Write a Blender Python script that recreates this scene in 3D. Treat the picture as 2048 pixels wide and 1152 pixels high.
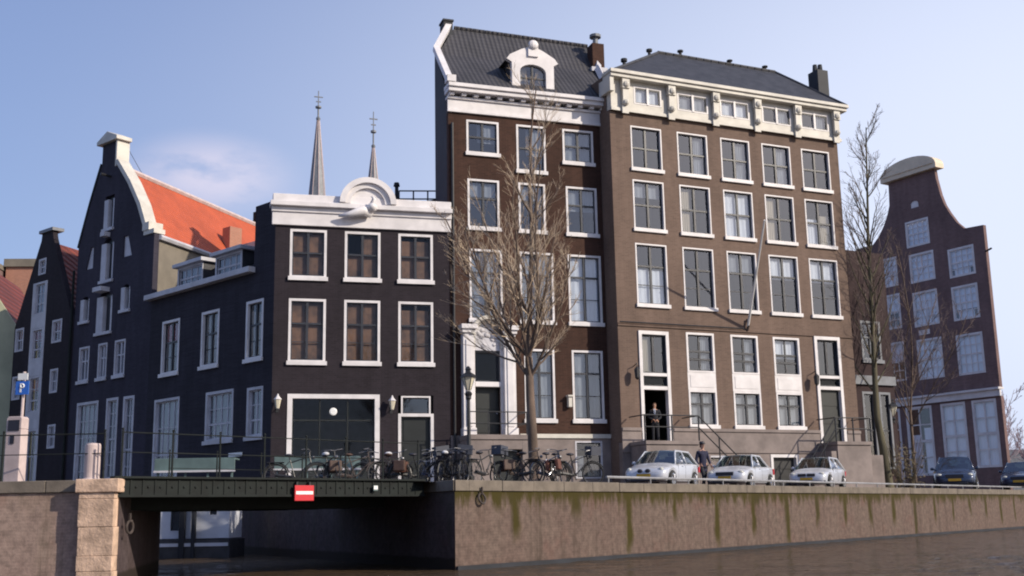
import bpy, math, random
from mathutils import Vector, Matrix, geometry
R = math.radians
for o in list(bpy.data.objects): bpy.data.objects.remove(o)
S = bpy.context.scene
COL = S.collection

# ---------------------------------------------------------------- camera, sky, sun, exposure
CAM = Vector((0, 0, -0.81))
cd = bpy.data.cameras.new('camera'); cam = bpy.data.objects.new('camera', cd); COL.objects.link(cam)
cd.sensor_width = 36; cd.lens = 2280 / 2048 * 36; cd.clip_end = 3000; cd.clip_start = .1
cam.matrix_world = Matrix.Translation(CAM) @ Matrix.Rotation(R(90 + 11.26), 4, 'X') @ Matrix.Rotation(R(-1.1), 4, 'Z')
S.camera = cam
SUN_EL = 29.0
SX, SY = 0.90, -0.43                      # horizontal direction towards the sun
sunv = Vector((SX, SY, 0)).normalized() * math.cos(R(SUN_EL)) + Vector((0, 0, math.sin(R(SUN_EL))))
sl = bpy.data.lights.new('sun', 'SUN'); sl.energy = 4.5; sl.angle = R(.5); sl.color = (1, .89, .74)
so = bpy.data.objects.new('sun', sl); COL.objects.link(so); so.location = (40, -30, 60)
so.rotation_euler = (-sunv).to_track_quat('-Z', 'Y').to_euler()
W = bpy.data.worlds.new('World'); S.world = W; W.use_nodes = True
nt = W.node_tree; nt.nodes.clear()
out = nt.nodes.new('ShaderNodeOutputWorld'); bg = nt.nodes.new('ShaderNodeBackground')
sky = nt.nodes.new('ShaderNodeTexSky'); sky.sky_type = 'NISHITA'; sky.sun_disc = False
sky.sun_elevation = R(SUN_EL); sky.sun_rotation = math.atan2(SX, SY)
sky.air_density = 1.0; sky.dust_density = 1.6; sky.ozone_density = 1.5; sky.altitude = 0
bg.inputs[1].default_value = .118
tc = nt.nodes.new('ShaderNodeTexCoord')
def cloud(direction, size, stretch, seed, lo, hi):
    """soft cloud patch round a direction of the sky"""
    mp = nt.nodes.new('ShaderNodeMapping'); mp.inputs['Location'].default_value = (seed, seed, seed)
    mp.inputs['Scale'].default_value = (1, 1, stretch)
    nt.links.new(tc.outputs['Generated'], mp.inputs[0])
    n = nt.nodes.new('ShaderNodeTexNoise'); n.inputs['Scale'].default_value = size; n.inputs['Detail'].default_value = 8
    n.inputs['Roughness'].default_value = .55; nt.links.new(mp.outputs[0], n.inputs[0])
    vd = nt.nodes.new('ShaderNodeVectorMath'); vd.operation = 'DISTANCE'
    vs = nt.nodes.new('ShaderNodeVectorMath'); vs.operation = 'MULTIPLY'; vs.inputs[1].default_value = (1, 1, 2.0)
    d = Vector(direction).normalized(); vd.inputs[1].default_value = (d.x, d.y, d.z * 2)
    nt.links.new(tc.outputs['Generated'], vs.inputs[0]); nt.links.new(vs.outputs[0], vd.inputs[0])
    mr = nt.nodes.new('ShaderNodeMapRange'); mr.inputs[1].default_value = hi; mr.inputs[2].default_value = lo
    mr.interpolation_type = 'SMOOTHSTEP'
    nt.links.new(vd.outputs['Value'], mr.inputs[0])
    m2 = nt.nodes.new('ShaderNodeMapRange'); m2.inputs[1].default_value = .25; m2.inputs[2].default_value = .55
    m2.interpolation_type = 'SMOOTHSTEP'; nt.links.new(n.outputs[0], m2.inputs[0])
    mm = nt.nodes.new('ShaderNodeMath'); mm.operation = 'MULTIPLY'
    nt.links.new(mr.outputs[0], mm.inputs[0]); nt.links.new(m2.outputs[0], mm.inputs[1])
    return mm.outputs[0]
def mixc(fac, a, b):
    m = nt.nodes.new('ShaderNodeMix'); m.data_type = 'RGBA'
    if isinstance(fac, float): m.inputs[0].default_value = fac
    else: nt.links.new(fac, m.inputs[0])
    nt.links.new(a, m.inputs[6]) if not isinstance(a, tuple) else setattr(m.inputs[6], 'default_value', a)
    nt.links.new(b, m.inputs[7]) if not isinstance(b, tuple) else setattr(m.inputs[7], 'default_value', b)
    return m.outputs[2]
SKYTINT = (3.1, 4.1, 7.9, 1)
c = mixc(.42, sky.outputs[0], SKYTINT)
c = mixc(cloud((-0.251, 0.925, 0.286), 14, 2.2, 3.3, .01, .085), c, (5.6, 5.4, 6.9, 1))
vd = nt.nodes.new('ShaderNodeVectorMath'); vd.operation = 'DISTANCE'; vs = nt.nodes.new('ShaderNodeVectorMath'); vs.operation = 'MULTIPLY'; vs.inputs[1].default_value = (1, 1, 2.0)
vd.inputs[1].default_value = (.55, .80, .46); nt.links.new(tc.outputs['Generated'], vs.inputs[0]); nt.links.new(vs.outputs[0], vd.inputs[0])
mr = nt.nodes.new('ShaderNodeMapRange'); mr.inputs[1].default_value = 1.08; mr.inputs[2].default_value = .16; mr.inputs[4].default_value = .95; mr.interpolation_type = 'SMOOTHSTEP'
nt.links.new(vd.outputs['Value'], mr.inputs[0]); c = mixc(mr.outputs[0], c, (6.9, 7.5, 9.2, 1))
nt.links.new(c, bg.inputs[0]); nt.links.new(bg.outputs[0], out.inputs[0])
S.view_settings.view_transform = 'Standard'; S.view_settings.look = 'None'
S.view_settings.exposure = 0; S.view_settings.gamma = 1
S.render.engine = 'CYCLES'
S.cycles.filter_width = 2.0
S.cycles.max_bounces = 6; S.cycles.transparent_max_bounces = 12

# ---------------------------------------------------------------- materials
def newmat(name):
    m = bpy.data.materials.new(name); m.use_nodes = True
    t = m.node_tree; b = t.nodes['Principled BSDF']
    return m, t, b
def N(t, kind, **kw):
    n = t.nodes.new(kind)
    for k, v in kw.items(): setattr(n, k, v)
    return n
def ramp2(t, src, lo, hi, c0, c1):
    mr = N(t, 'ShaderNodeMapRange', interpolation_type='SMOOTHSTEP'); mr.inputs[1].default_value = lo; mr.inputs[2].default_value = hi
    t.links.new(src, mr.inputs[0])
    return mix(t, mr.outputs[0], c0, c1)
def mix(t, fac, a, b, blend='MIX'):
    m = N(t, 'ShaderNodeMix', data_type='RGBA', blend_type=blend)
    if isinstance(fac, (int, float)): m.inputs[0].default_value = fac
    else: t.links.new(fac, m.inputs[0])
    for i, x in ((6, a), (7, b)):
        if isinstance(x, tuple): m.inputs[i].default_value = (*x[:3], 1)
        else: t.links.new(x, m.inputs[i])
    return m.outputs[2]
def noise(t, scale, detail=4, rough=.6, stretch=(1, 1, 1), coord='Object'):
    tcn = N(t, 'ShaderNodeTexCoord'); mp = N(t, 'ShaderNodeMapping'); mp.inputs['Scale'].default_value = stretch
    t.links.new(tcn.outputs[coord], mp.inputs[0])
    n = N(t, 'ShaderNodeTexNoise'); n.inputs['Scale'].default_value = scale; n.inputs['Detail'].default_value = detail
    n.inputs['Roughness'].default_value = rough; t.links.new(mp.outputs[0], n.inputs[0])
    return n.outputs[0]
def plain(name, col, rough=.6, var=.12, scale=3., metal=0., bump=0., stretch=(1, 1, 1), spec=.5, coat=0):
    m, t, b = newmat(name)
    d = tuple(max(0, x * (1 - var)) for x in col); l = tuple(min(1, x * (1 + var)) for x in col)
    nz = noise(t, scale, stretch=stretch)
    t.links.new(ramp2(t, nz, .3, .7, d, l), b.inputs['Base Color'])
    b.inputs['Roughness'].default_value = rough; b.inputs['Metallic'].default_value = metal
    b.inputs['Specular IOR Level'].default_value = spec; b.inputs['Coat Weight'].default_value = coat
    if bump:
        bp = N(t, 'ShaderNodeBump'); bp.inputs['Strength'].default_value = bump; bp.inputs['Distance'].default_value = .03
        t.links.new(noise(t, scale * 6), bp.inputs['Height']); t.links.new(bp.outputs[0], b.inputs['Normal'])
    return m
def brick(name, col, mortar, dark=.6, bw=.22, bh=.07, stain=.3, seed=0., msize=.006):
    m, t, b = newmat(name)
    tcn = N(t, 'ShaderNodeTexCoord'); sx = N(t, 'ShaderNodeSeparateXYZ'); t.links.new(tcn.outputs['Object'], sx.inputs[0])
    ad = N(t, 'ShaderNodeMath', operation='ADD'); t.links.new(sx.outputs[0], ad.inputs[0]); t.links.new(sx.outputs[1], ad.inputs[1])
    cx = N(t, 'ShaderNodeCombineXYZ'); t.links.new(ad.outputs[0], cx.inputs[0]); t.links.new(sx.outputs[2], cx.inputs[1])
    br = N(t, 'ShaderNodeTexBrick'); t.links.new(cx.outputs[0], br.inputs[0])
    br.inputs['Scale'].default_value = 1; br.inputs['Brick Width'].default_value = bw; br.inputs['Row Height'].default_value = bh
    br.inputs['Mortar Size'].default_value = msize; br.inputs['Bias'].default_value = 0
    br.inputs['Color1'].default_value = (*col, 1); br.inputs['Color2'].default_value = (*[x * dark for x in col], 1)
    br.inputs['Mortar'].default_value = (*mortar, 1)
    n1 = noise(t, .45, 5, .65, (1, 1, .6)); n2 = noise(t, 2.2, 5, .7, (1, 1, .12))
    a = ramp2(t, n1, .3, .7, tuple(1 - stain for _ in range(3)), tuple(1 + stain * .8 for _ in range(3)))
    a2 = ramp2(t, n2, .3, .75, (1 - stain * .9,) * 3, (1 + stain * .5,) * 3)
    c = mix(t, 1, br.outputs[0], a, 'MULTIPLY'); c = mix(t, 1, c, a2, 'MULTIPLY')
    t.links.new(c, b.inputs['Base Color']); b.inputs['Roughness'].default_value = .88
    b.inputs['Specular IOR Level'].default_value = .25
    return m
def tiles(name, col, dark, sc=.28, axis='x', stain=.25, bump=.9):
    m, t, b = newmat(name)
    tcn = N(t, 'ShaderNodeTexCoord')
    w = N(t, 'ShaderNodeTexWave', wave_type='BANDS', bands_direction='X'); w.inputs['Scale'].default_value = .5 / sc * .62
    w.inputs['Distortion'].default_value = .3; w.inputs['Detail'].default_value = 1
    w2 = N(t, 'ShaderNodeTexWave', wave_type='BANDS', bands_direction='Z'); w2.inputs['Scale'].default_value = .5 / sc * .62; w2.inputs['Distortion'].default_value = .3
    t.links.new(tcn.outputs['Object'], w.inputs[0]); t.links.new(tcn.outputs['Object'], w2.inputs[0])
    a = ramp2(t, w.outputs[1], .0, 1, dark, col)
    a = mix(t, .35, a, ramp2(t, w2.outputs[1], 0, .6, dark, col))
    n1 = noise(t, .8, 5, .7)
    c = mix(t, 1, a, ramp2(t, n1, .3, .7, (1 - stain,) * 3, (1 + stain,) * 3), 'MULTIPLY')
    t.links.new(c, b.inputs['Base Color']); b.inputs['Roughness'].default_value = .7
    bp = N(t, 'ShaderNodeBump'); bp.inputs['Strength'].default_value = bump; bp.inputs['Distance'].default_value = .08
    t.links.new(w.outputs[1], bp.inputs['Height']); t.links.new(bp.outputs[0], b.inputs['Normal'])
    return m
M = {}
M['white'] = plain('white_paint', (.68, .65, .65), .5, .1, 1.6)
M['cream'] = plain('cream_paint', (.56, .53, .47), .55, .12, 1.6)
M['cream2'] = plain('lit_cream_paint', (.70, .58, .42), .55, .08, 1.6)  # cream raised so the hood looks lit although it stands in shade
M['greyw'] = plain('grey_white_paint', (.5, .49, .52), .55, .12, 1.6)
M['sash'] = plain('dark_sash_paint', (.03, .032, .04), .4, .2, 2)
M['doorgreen'] = plain('dark_green_paint', (.007, .010, .010), .5, .25, 2)
M['black'] = plain('black_iron', (.02, .02, .022), .45, .3, 4)
M['iron'] = plain('green_black_iron', (.005, .008, .007), .85, .35, 4)
M['b_brown'] = brick('pinkish_brown_brick', (.168, .114, .089), (.185, .140, .116), .82, stain=.14)
M['b_red'] = brick('dark_red_brick', (.064, .030, .021), (.07, .044, .034), .7, stain=.2)
M['b_dark'] = brick('purple_black_brick', (.027, .021, .027), (.034, .028, .034), .75, stain=.16)
M['b_side'] = brick('shaded_side_brick', (.034, .031, .042), (.04, .036, .048), .75, stain=.16)  # same brick as the corner-house front, recoloured bluish for its shaded side
M['b_dark2'] = brick('blue_black_brick', (.044, .039, .056), (.05, .047, .064), .8, stain=.18)
M['b_purple'] = brick('purple_brown_brick', (.205, .132, .125), (.22, .155, .15), .8, stain=.16)
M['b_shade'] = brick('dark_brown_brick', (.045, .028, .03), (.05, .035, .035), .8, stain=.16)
M['b_orange'] = brick('orange_brick', (.45, .2, .13), (.4, .3, .25), .85, stain=.1)
M['stone'] = plain('plinth_stone', (.205, .168, .155), .8, .22, 1.2, bump=.2)
M['plaster'] = plain('beige_plaster', (.19, .165, .13), .85, .15, 1)
M['yplaster'] = plain('yellow_plaster', (.42, .42, .28), .85, .15, .6)
M['black_tar'] = plain('black_tarred_wall', (.016, .018, .024), .7, .35, .8)
M['t_grey'] = tiles('grey_pantiles', (.050, .048, .054), (.028, .027, .032), .2, bump=.35)
M['slate'] = plain('dark_slate', (.034, .034, .040), .6, .3, 2.5, bump=.5)
M['t_orange'] = tiles('orange_pantiles', (.54, .10, .034), (.42, .07, .02), .16, stain=.15)
M['t_red'] = tiles('red_brown_pantiles', (.19, .035, .02), (.08, .015, .01), .24)
M['lead'] = plain('grey_lead', (.16, .17, .19), .5, .2, 2)
M['c_white'] = plain('white_curtain', (.52, .52, .54), .9, .08, 6, stretch=(3, 3, .3))
M['c_grey'] = plain('grey_net_curtain', (.19, .195, .21), .9, .2, 5, stretch=(3, 3, .3))
M['c_cream'] = plain('cream_curtain', (.34, .28, .2), .9, .12, 5, stretch=(3, 3, .3))
M['c_lift'] = plain('shade_lifted_blind', (.85, .82, .84), .9, .06, 6, stretch=(3, 3, .3))  # curtain white lifted to make up for the shade on the bell gable house
M['c_brown'] = plain('orange_brown_shutter', (.115, .052, .024), .7, .45, 2)
M['c_red'] = plain('red_curtain', (.35, .03, .02), .9, .2, 3)
M['cobble'] = plain('street_cobbles', (.11, .10, .10), .85, .3, 3, bump=.6)
M['road'] = plain('street_brick', (.10, .075, .068), .85, .3, 2, bump=.4)
M['bark'] = plain('brown_bark', (.13, .092, .07), .9, .35, 3, bump=.5, stretch=(1, 1, .3))
M['twig'] = plain('pale_brown_twigs', (.46, .36, .26), .9, .25, 3)
M['mossbark'] = plain('mossy_bark', (.085, .075, .045), .9, .4, 2.5, bump=.5, stretch=(1, 1, .3))
M['twig2'] = plain('grey_brown_twigs', (.13, .095, .085), .9, .25, 3)
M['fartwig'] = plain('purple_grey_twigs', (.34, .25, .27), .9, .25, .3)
M['rubber'] = plain('tyre_rubber', (.02, .02, .02), .8, .2, 6)
M['chrome'] = plain('bright_metal', (.55, .55, .56), .25, .1, 3, metal=.9)
M['silver'] = plain('silver_car_paint', (.50, .52, .57), .3, .05, 1, metal=.15, coat=.6)
M['navy'] = plain('dark_blue_car_paint', (.03, .045, .09), .25, .1, 1, metal=.3, coat=.7)
M['trim'] = plain('dark_plastic', (.02, .02, .03), .5, .2, 4)
M['dullchrome'] = plain('dull_bike_metal', (.16, .16, .17), .4, .2, 3, metal=.6)
M['plate'] = plain('yellow_plate', (.55, .33, .03), .5, .08, 8)
M['lampglass'] = plain('clear_lamp_glass', (.55, .55, .5), .1, .05, 3)
M['lantern'] = plain('frosted_lantern_glass', (.6, .55, .42), .3, .08, 3)
M['skin'] = plain('skin', (.48, .27, .19), .55, .08, 8)
M['hair'] = plain('brown_hair', (.08, .04, .025), .6, .2, 10)
M['suit'] = plain('black_suit_cloth', (.016, .017, .024), .85, .25, 8)
M['coat'] = plain('navy_coat_cloth', (.016, .017, .045), .85, .25, 8)
M['shirt'] = plain('white_shirt', (.7, .72, .78), .8, .05, 8)
M['tie'] = plain('blue_tie', (.06, .09, .2), .6, .1, 8)
M['teal'] = plain('grey_green_paint', (.10, .15, .15), .6, .2, 1.5)
M['signred'] = plain('red_sign_enamel', (.55, .02, .03), .4, .06, 3)
M['signwhite'] = plain('white_sign_enamel', (.8, .8, .78), .4, .04, 3)
M['signblue'] = plain('blue_sign_enamel', (.03, .14, .55), .4, .06, 3)
M['pinkstone'] = plain('pinkish_cast_stone', (.52, .42, .40), .75, .12, 3)
M['boatwhite'] = plain('boat_white_paint', (.62, .64, .70), .5, .08, 1)
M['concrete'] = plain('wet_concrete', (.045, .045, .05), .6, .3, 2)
M['rust'] = plain('rusty_iron', (.06, .045, .04), .8, .4, 6)
M['rail'] = plain('galvanised_rail', (.27, .27, .28), .5, .2, 2)
M['rope'] = plain('mooring_rope', (.05, .045, .04), .9, .3, 8)
M['brown_leather'] = plain('brown_leather', (.07, .038, .026), .6, .2, 6)
M['crate'] = plain('grey_plastic', (.05, .055, .075), .6, .15, 4)
M['bagorange'] = plain('orange_brown_bag', (.12, .045, .03), .7, .2, 5)
M['shrub'] = plain('brown_green_leaves', (.085, .065, .035), .8, .5, 5)

def glassmat(name, tint=(.9, .95, 1), boost=.05):
    m = bpy.data.materials.new(name); m.use_nodes = True; t = m.node_tree; t.nodes.clear()
    o = N(t, 'ShaderNodeOutputMaterial'); g = N(t, 'ShaderNodeBsdfGlossy'); g.inputs['Roughness'].default_value = .03
    g.inputs['Color'].default_value = (.9, .93, 1, 1)
    tr = N(t, 'ShaderNodeBsdfTransparent'); tr.inputs[0].default_value = (*tint, 1)
    lw = N(t, 'ShaderNodeLayerWeight'); lw.inputs['Blend'].default_value = .5
    pw = N(t, 'ShaderNodeMath', operation='POWER'); pw.inputs[1].default_value = 5; t.links.new(lw.outputs['Facing'], pw.inputs[0])
    ad = N(t, 'ShaderNodeMath', operation='MULTIPLY_ADD', use_clamp=True); ad.inputs[1].default_value = .92; ad.inputs[2].default_value = .075 + boost; t.links.new(pw.outputs[0], ad.inputs[0])
    bp = N(t, 'ShaderNodeBump'); bp.inputs['Strength'].default_value = .1; bp.inputs['Distance'].default_value = .01
    t.links.new(noise(t, 1.1, 1), bp.inputs['Height']); t.links.new(bp.outputs[0], g.inputs['Normal'])
    mx = N(t, 'ShaderNodeMixShader'); t.links.new(ad.outputs[0], mx.inputs[0]); t.links.new(tr.outputs[0], mx.inputs[1]); t.links.new(g.outputs[0], mx.inputs[2])
    t.links.new(mx.outputs[0], o.inputs[0]); return m
M['glass'] = glassmat('old_window_glass')
M['glassdim'] = glassmat('dim_window_glass', boost=-.045)
M['carglass'] = glassmat('car_glass', (.35, .42, .40), .10)

def quaymat(name, colA, colB, mossc, moss=.8, spacing=2.75, top=-.28, wet=-1.92, block=(.9, .42)):
    m, t, b = newmat(name)
    tcn = N(t, 'ShaderNodeTexCoord'); sx = N(t, 'ShaderNodeSeparateXYZ'); t.links.new(tcn.outputs['Object'], sx.inputs[0])
    cx = N(t, 'ShaderNodeCombineXYZ'); t.links.new(sx.outputs[0], cx.inputs[0]); t.links.new(sx.outputs[2], cx.inputs[1])
    br = N(t, 'ShaderNodeTexBrick'); t.links.new(cx.outputs[0], br.inputs[0])
    for k, v in (('Scale', 1), ('Brick Width', .22), ('Row Height', .07), ('Mortar Size', .006)): br.inputs[k].default_value = v
    br.inputs['Color1'].default_value = (*colA, 1); br.inputs['Color2'].default_value = (*[x * .75 for x in colA], 1)
    br.inputs['Mortar'].default_value = (*[x * 1.15 for x in colA], 1)
    nb = noise(t, .55, 6, .7); nc = noise(t, 5, 5, .7)
    c = mix(t, .5, br.outputs[0], ramp2(t, nb, .35, .65, colA, colB))
    c = mix(t, 1, c, ramp2(t, nc, .3, .7, (.74,) * 3, (1.25,) * 3), 'MULTIPLY')
    # pinkish blotches
    nd = noise(t, .9, 3, .5)
    mr = N(t, 'ShaderNodeMapRange', interpolation_type='SMOOTHSTEP'); mr.inputs[1].default_value = .55; mr.inputs[2].default_value = .75; mr.inputs[4].default_value = .28
    t.links.new(nd, mr.inputs[0]); c = mix(t, mr.outputs[0], c, (colA[0] * 1.15, colA[1] * .72, colA[2] * .7))
    # moss runs under the coping joints
    nx = noise(t, 2.2, 4, .6, (1, 1, .35))
    w = N(t, 'ShaderNodeMath', operation='MULTIPLY_ADD'); w.inputs[1].default_value = .55; t.links.new(nx, w.inputs[0]); t.links.new(sx.outputs[0], w.inputs[2])
    pp = N(t, 'ShaderNodeMath', operation='PINGPONG'); pp.inputs[1].default_value = spacing / 2; t.links.new(w.outputs[0], pp.inputs[0])
    s1 = N(t, 'ShaderNodeMapRange', interpolation_type='SMOOTHSTEP'); s1.inputs[1].default_value = .27; s1.inputs[2].default_value = .07
    t.links.new(pp.outputs[0], s1.inputs[0])
    # each run has its own length
    nl = N(t, 'ShaderNodeTexNoise'); nl.inputs['Scale'].default_value = .33; cxx = N(t, 'ShaderNodeCombineXYZ'); t.links.new(sx.outputs[0], cxx.inputs[0]); t.links.new(cxx.outputs[0], nl.inputs[0])
    lm = N(t, 'ShaderNodeMapRange'); lm.inputs[1].default_value = .35; lm.inputs[2].default_value = .6; lm.inputs[3].default_value = -2.7; lm.inputs[4].default_value = -1.1
    t.links.new(nl.outputs[0], lm.inputs[0])
    sb = N(t, 'ShaderNodeMath', operation='SUBTRACT'); t.links.new(sx.outputs[2], sb.inputs[0]); t.links.new(lm.outputs[0], sb.inputs[1])
    s3 = N(t, 'ShaderNodeMapRange', interpolation_type='SMOOTHSTEP'); s3.inputs[1].default_value = -.1; s3.inputs[2].default_value = .5; t.links.new(sb.outputs[0], s3.inputs[0])
    ml = N(t, 'ShaderNodeMath', operation='MULTIPLY'); t.links.new(s1.outputs[0], ml.inputs[0]); t.links.new(s3.outputs[0], ml.inputs[1])
    # short fringe of moss just under the coping
    ng = noise(t, 3.2, 5, .7, (1, 1, .2))
    f1 = N(t, 'ShaderNodeMath', operation='MULTIPLY_ADD'); f1.inputs[1].default_value = 1.8; f1.inputs[2].default_value = -.82; t.links.new(ng, f1.inputs[0])
    f2 = N(t, 'ShaderNodeMath', operation='ADD'); t.links.new(f1.outputs[0], f2.inputs[0]); t.links.new(sx.outputs[2], f2.inputs[1])
    f3 = N(t, 'ShaderNodeMapRange', interpolation_type='SMOOTHSTEP'); f3.inputs[1].default_value = -.62; f3.inputs[2].default_value = -.2; t.links.new(f2.outputs[0], f3.inputs[0])
    mx = N(t, 'ShaderNodeMath', operation='MAXIMUM'); t.links.new(ml.outputs[0], mx.inputs[0]); t.links.new(f3.outputs[0], mx.inputs[1])
    mm = N(t, 'ShaderNodeMath', operation='MULTIPLY'); mm.inputs[1].default_value = moss; t.links.new(mx.outputs[0], mm.inputs[0])
    c = mix(t, mm.outputs[0], c, mossc)
    nv_ = noise(t, 1.6, 6, .75, (1, 1, .09))
    dv_ = N(t, 'ShaderNodeMapRange', interpolation_type='SMOOTHSTEP'); dv_.inputs[1].default_value = .50; dv_.inputs[2].default_value = .72; dv_.inputs[4].default_value = .62
    t.links.new(nv_, dv_.inputs[0]); c = mix(t, dv_.outputs[0], c, (.040, .030, .022))
    # dark algae band at the water line
    wz = N(t, 'ShaderNodeMath', operation='MULTIPLY_ADD'); wz.inputs[1].default_value = .12; t.links.new(noise(t, 2), wz.inputs[0]); t.links.new(sx.outputs[2], wz.inputs[2])
    wr = N(t, 'ShaderNodeMapRange', interpolation_type='SMOOTHSTEP'); wr.inputs[1].default_value = wet + .12; wr.inputs[2].default_value = wet + .02; t.links.new(wz.outputs[0], wr.inputs[0])
    c = mix(t, wr.outputs[0], c, (.03, .022, .018))
    t.links.new(c, b.inputs['Base Color']); b.inputs['Roughness'].default_value = .88; b.inputs['Specular IOR Level'].default_value = .25
    bp = N(t, 'ShaderNodeBump'); bp.inputs['Strength'].default_value = .5; bp.inputs['Distance'].default_value = .02
    t.links.new(nc, bp.inputs['Height']); t.links.new(bp.outputs[0], b.inputs['Normal'])
    return m
M['quay'] = quaymat('mossy_quay_brick', (.122, .084, .070), (.142, .108, .088), (.040, .032, .003), moss=.97, wet=-2.12)
M['quaydark'] = quaymat('shaded_abutment_brick', (.07, .05, .05), (.11, .085, .09), (.05, .05, .03), moss=.3)  # quay brick darkened in colour to deepen the shade under the deck
M['quayleft'] = quaymat('pink_quay_stone', (.30, .205, .17), (.33, .25, .20), (.2, .16, .08), moss=.12, wet=-2.2)
M['pier'] = plain('pale_orange_pier_stone', (.56, .39, .28), .85, .3, 2.2, bump=.7)
M['coping'] = plain('coping_stone', (.15, .125, .10), .85, .22, 1.8, bump=.3)
def watermat():
    m, t, b = newmat('brown_canal_water')
    b.inputs['Base Color'].default_value = (.075, .050, .028, 1); b.inputs['Roughness'].default_value = .06; b.inputs['IOR'].default_value = 1.33
    b.inputs['Specular IOR Level'].default_value = .5
    n1 = noise(t, .9, 6, .62, (1, 2.4, 1)); n2 = noise(t, 5, 3, .6, (1, 1.8, 1))
    a = N(t, 'ShaderNodeMath', operation='MULTIPLY_ADD'); a.inputs[1].default_value = .42; t.links.new(n2, a.inputs[0]); t.links.new(n1, a.inputs[2])
    bp = N(t, 'ShaderNodeBump'); bp.inputs['Strength'].default_value = 1.0; bp.inputs['Distance'].default_value = .35
    t.links.new(a.outputs[0], bp.inputs['Height']); t.links.new(bp.outputs[0], b.inputs['Normal'])
    return m
M['water'] = watermat()

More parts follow.
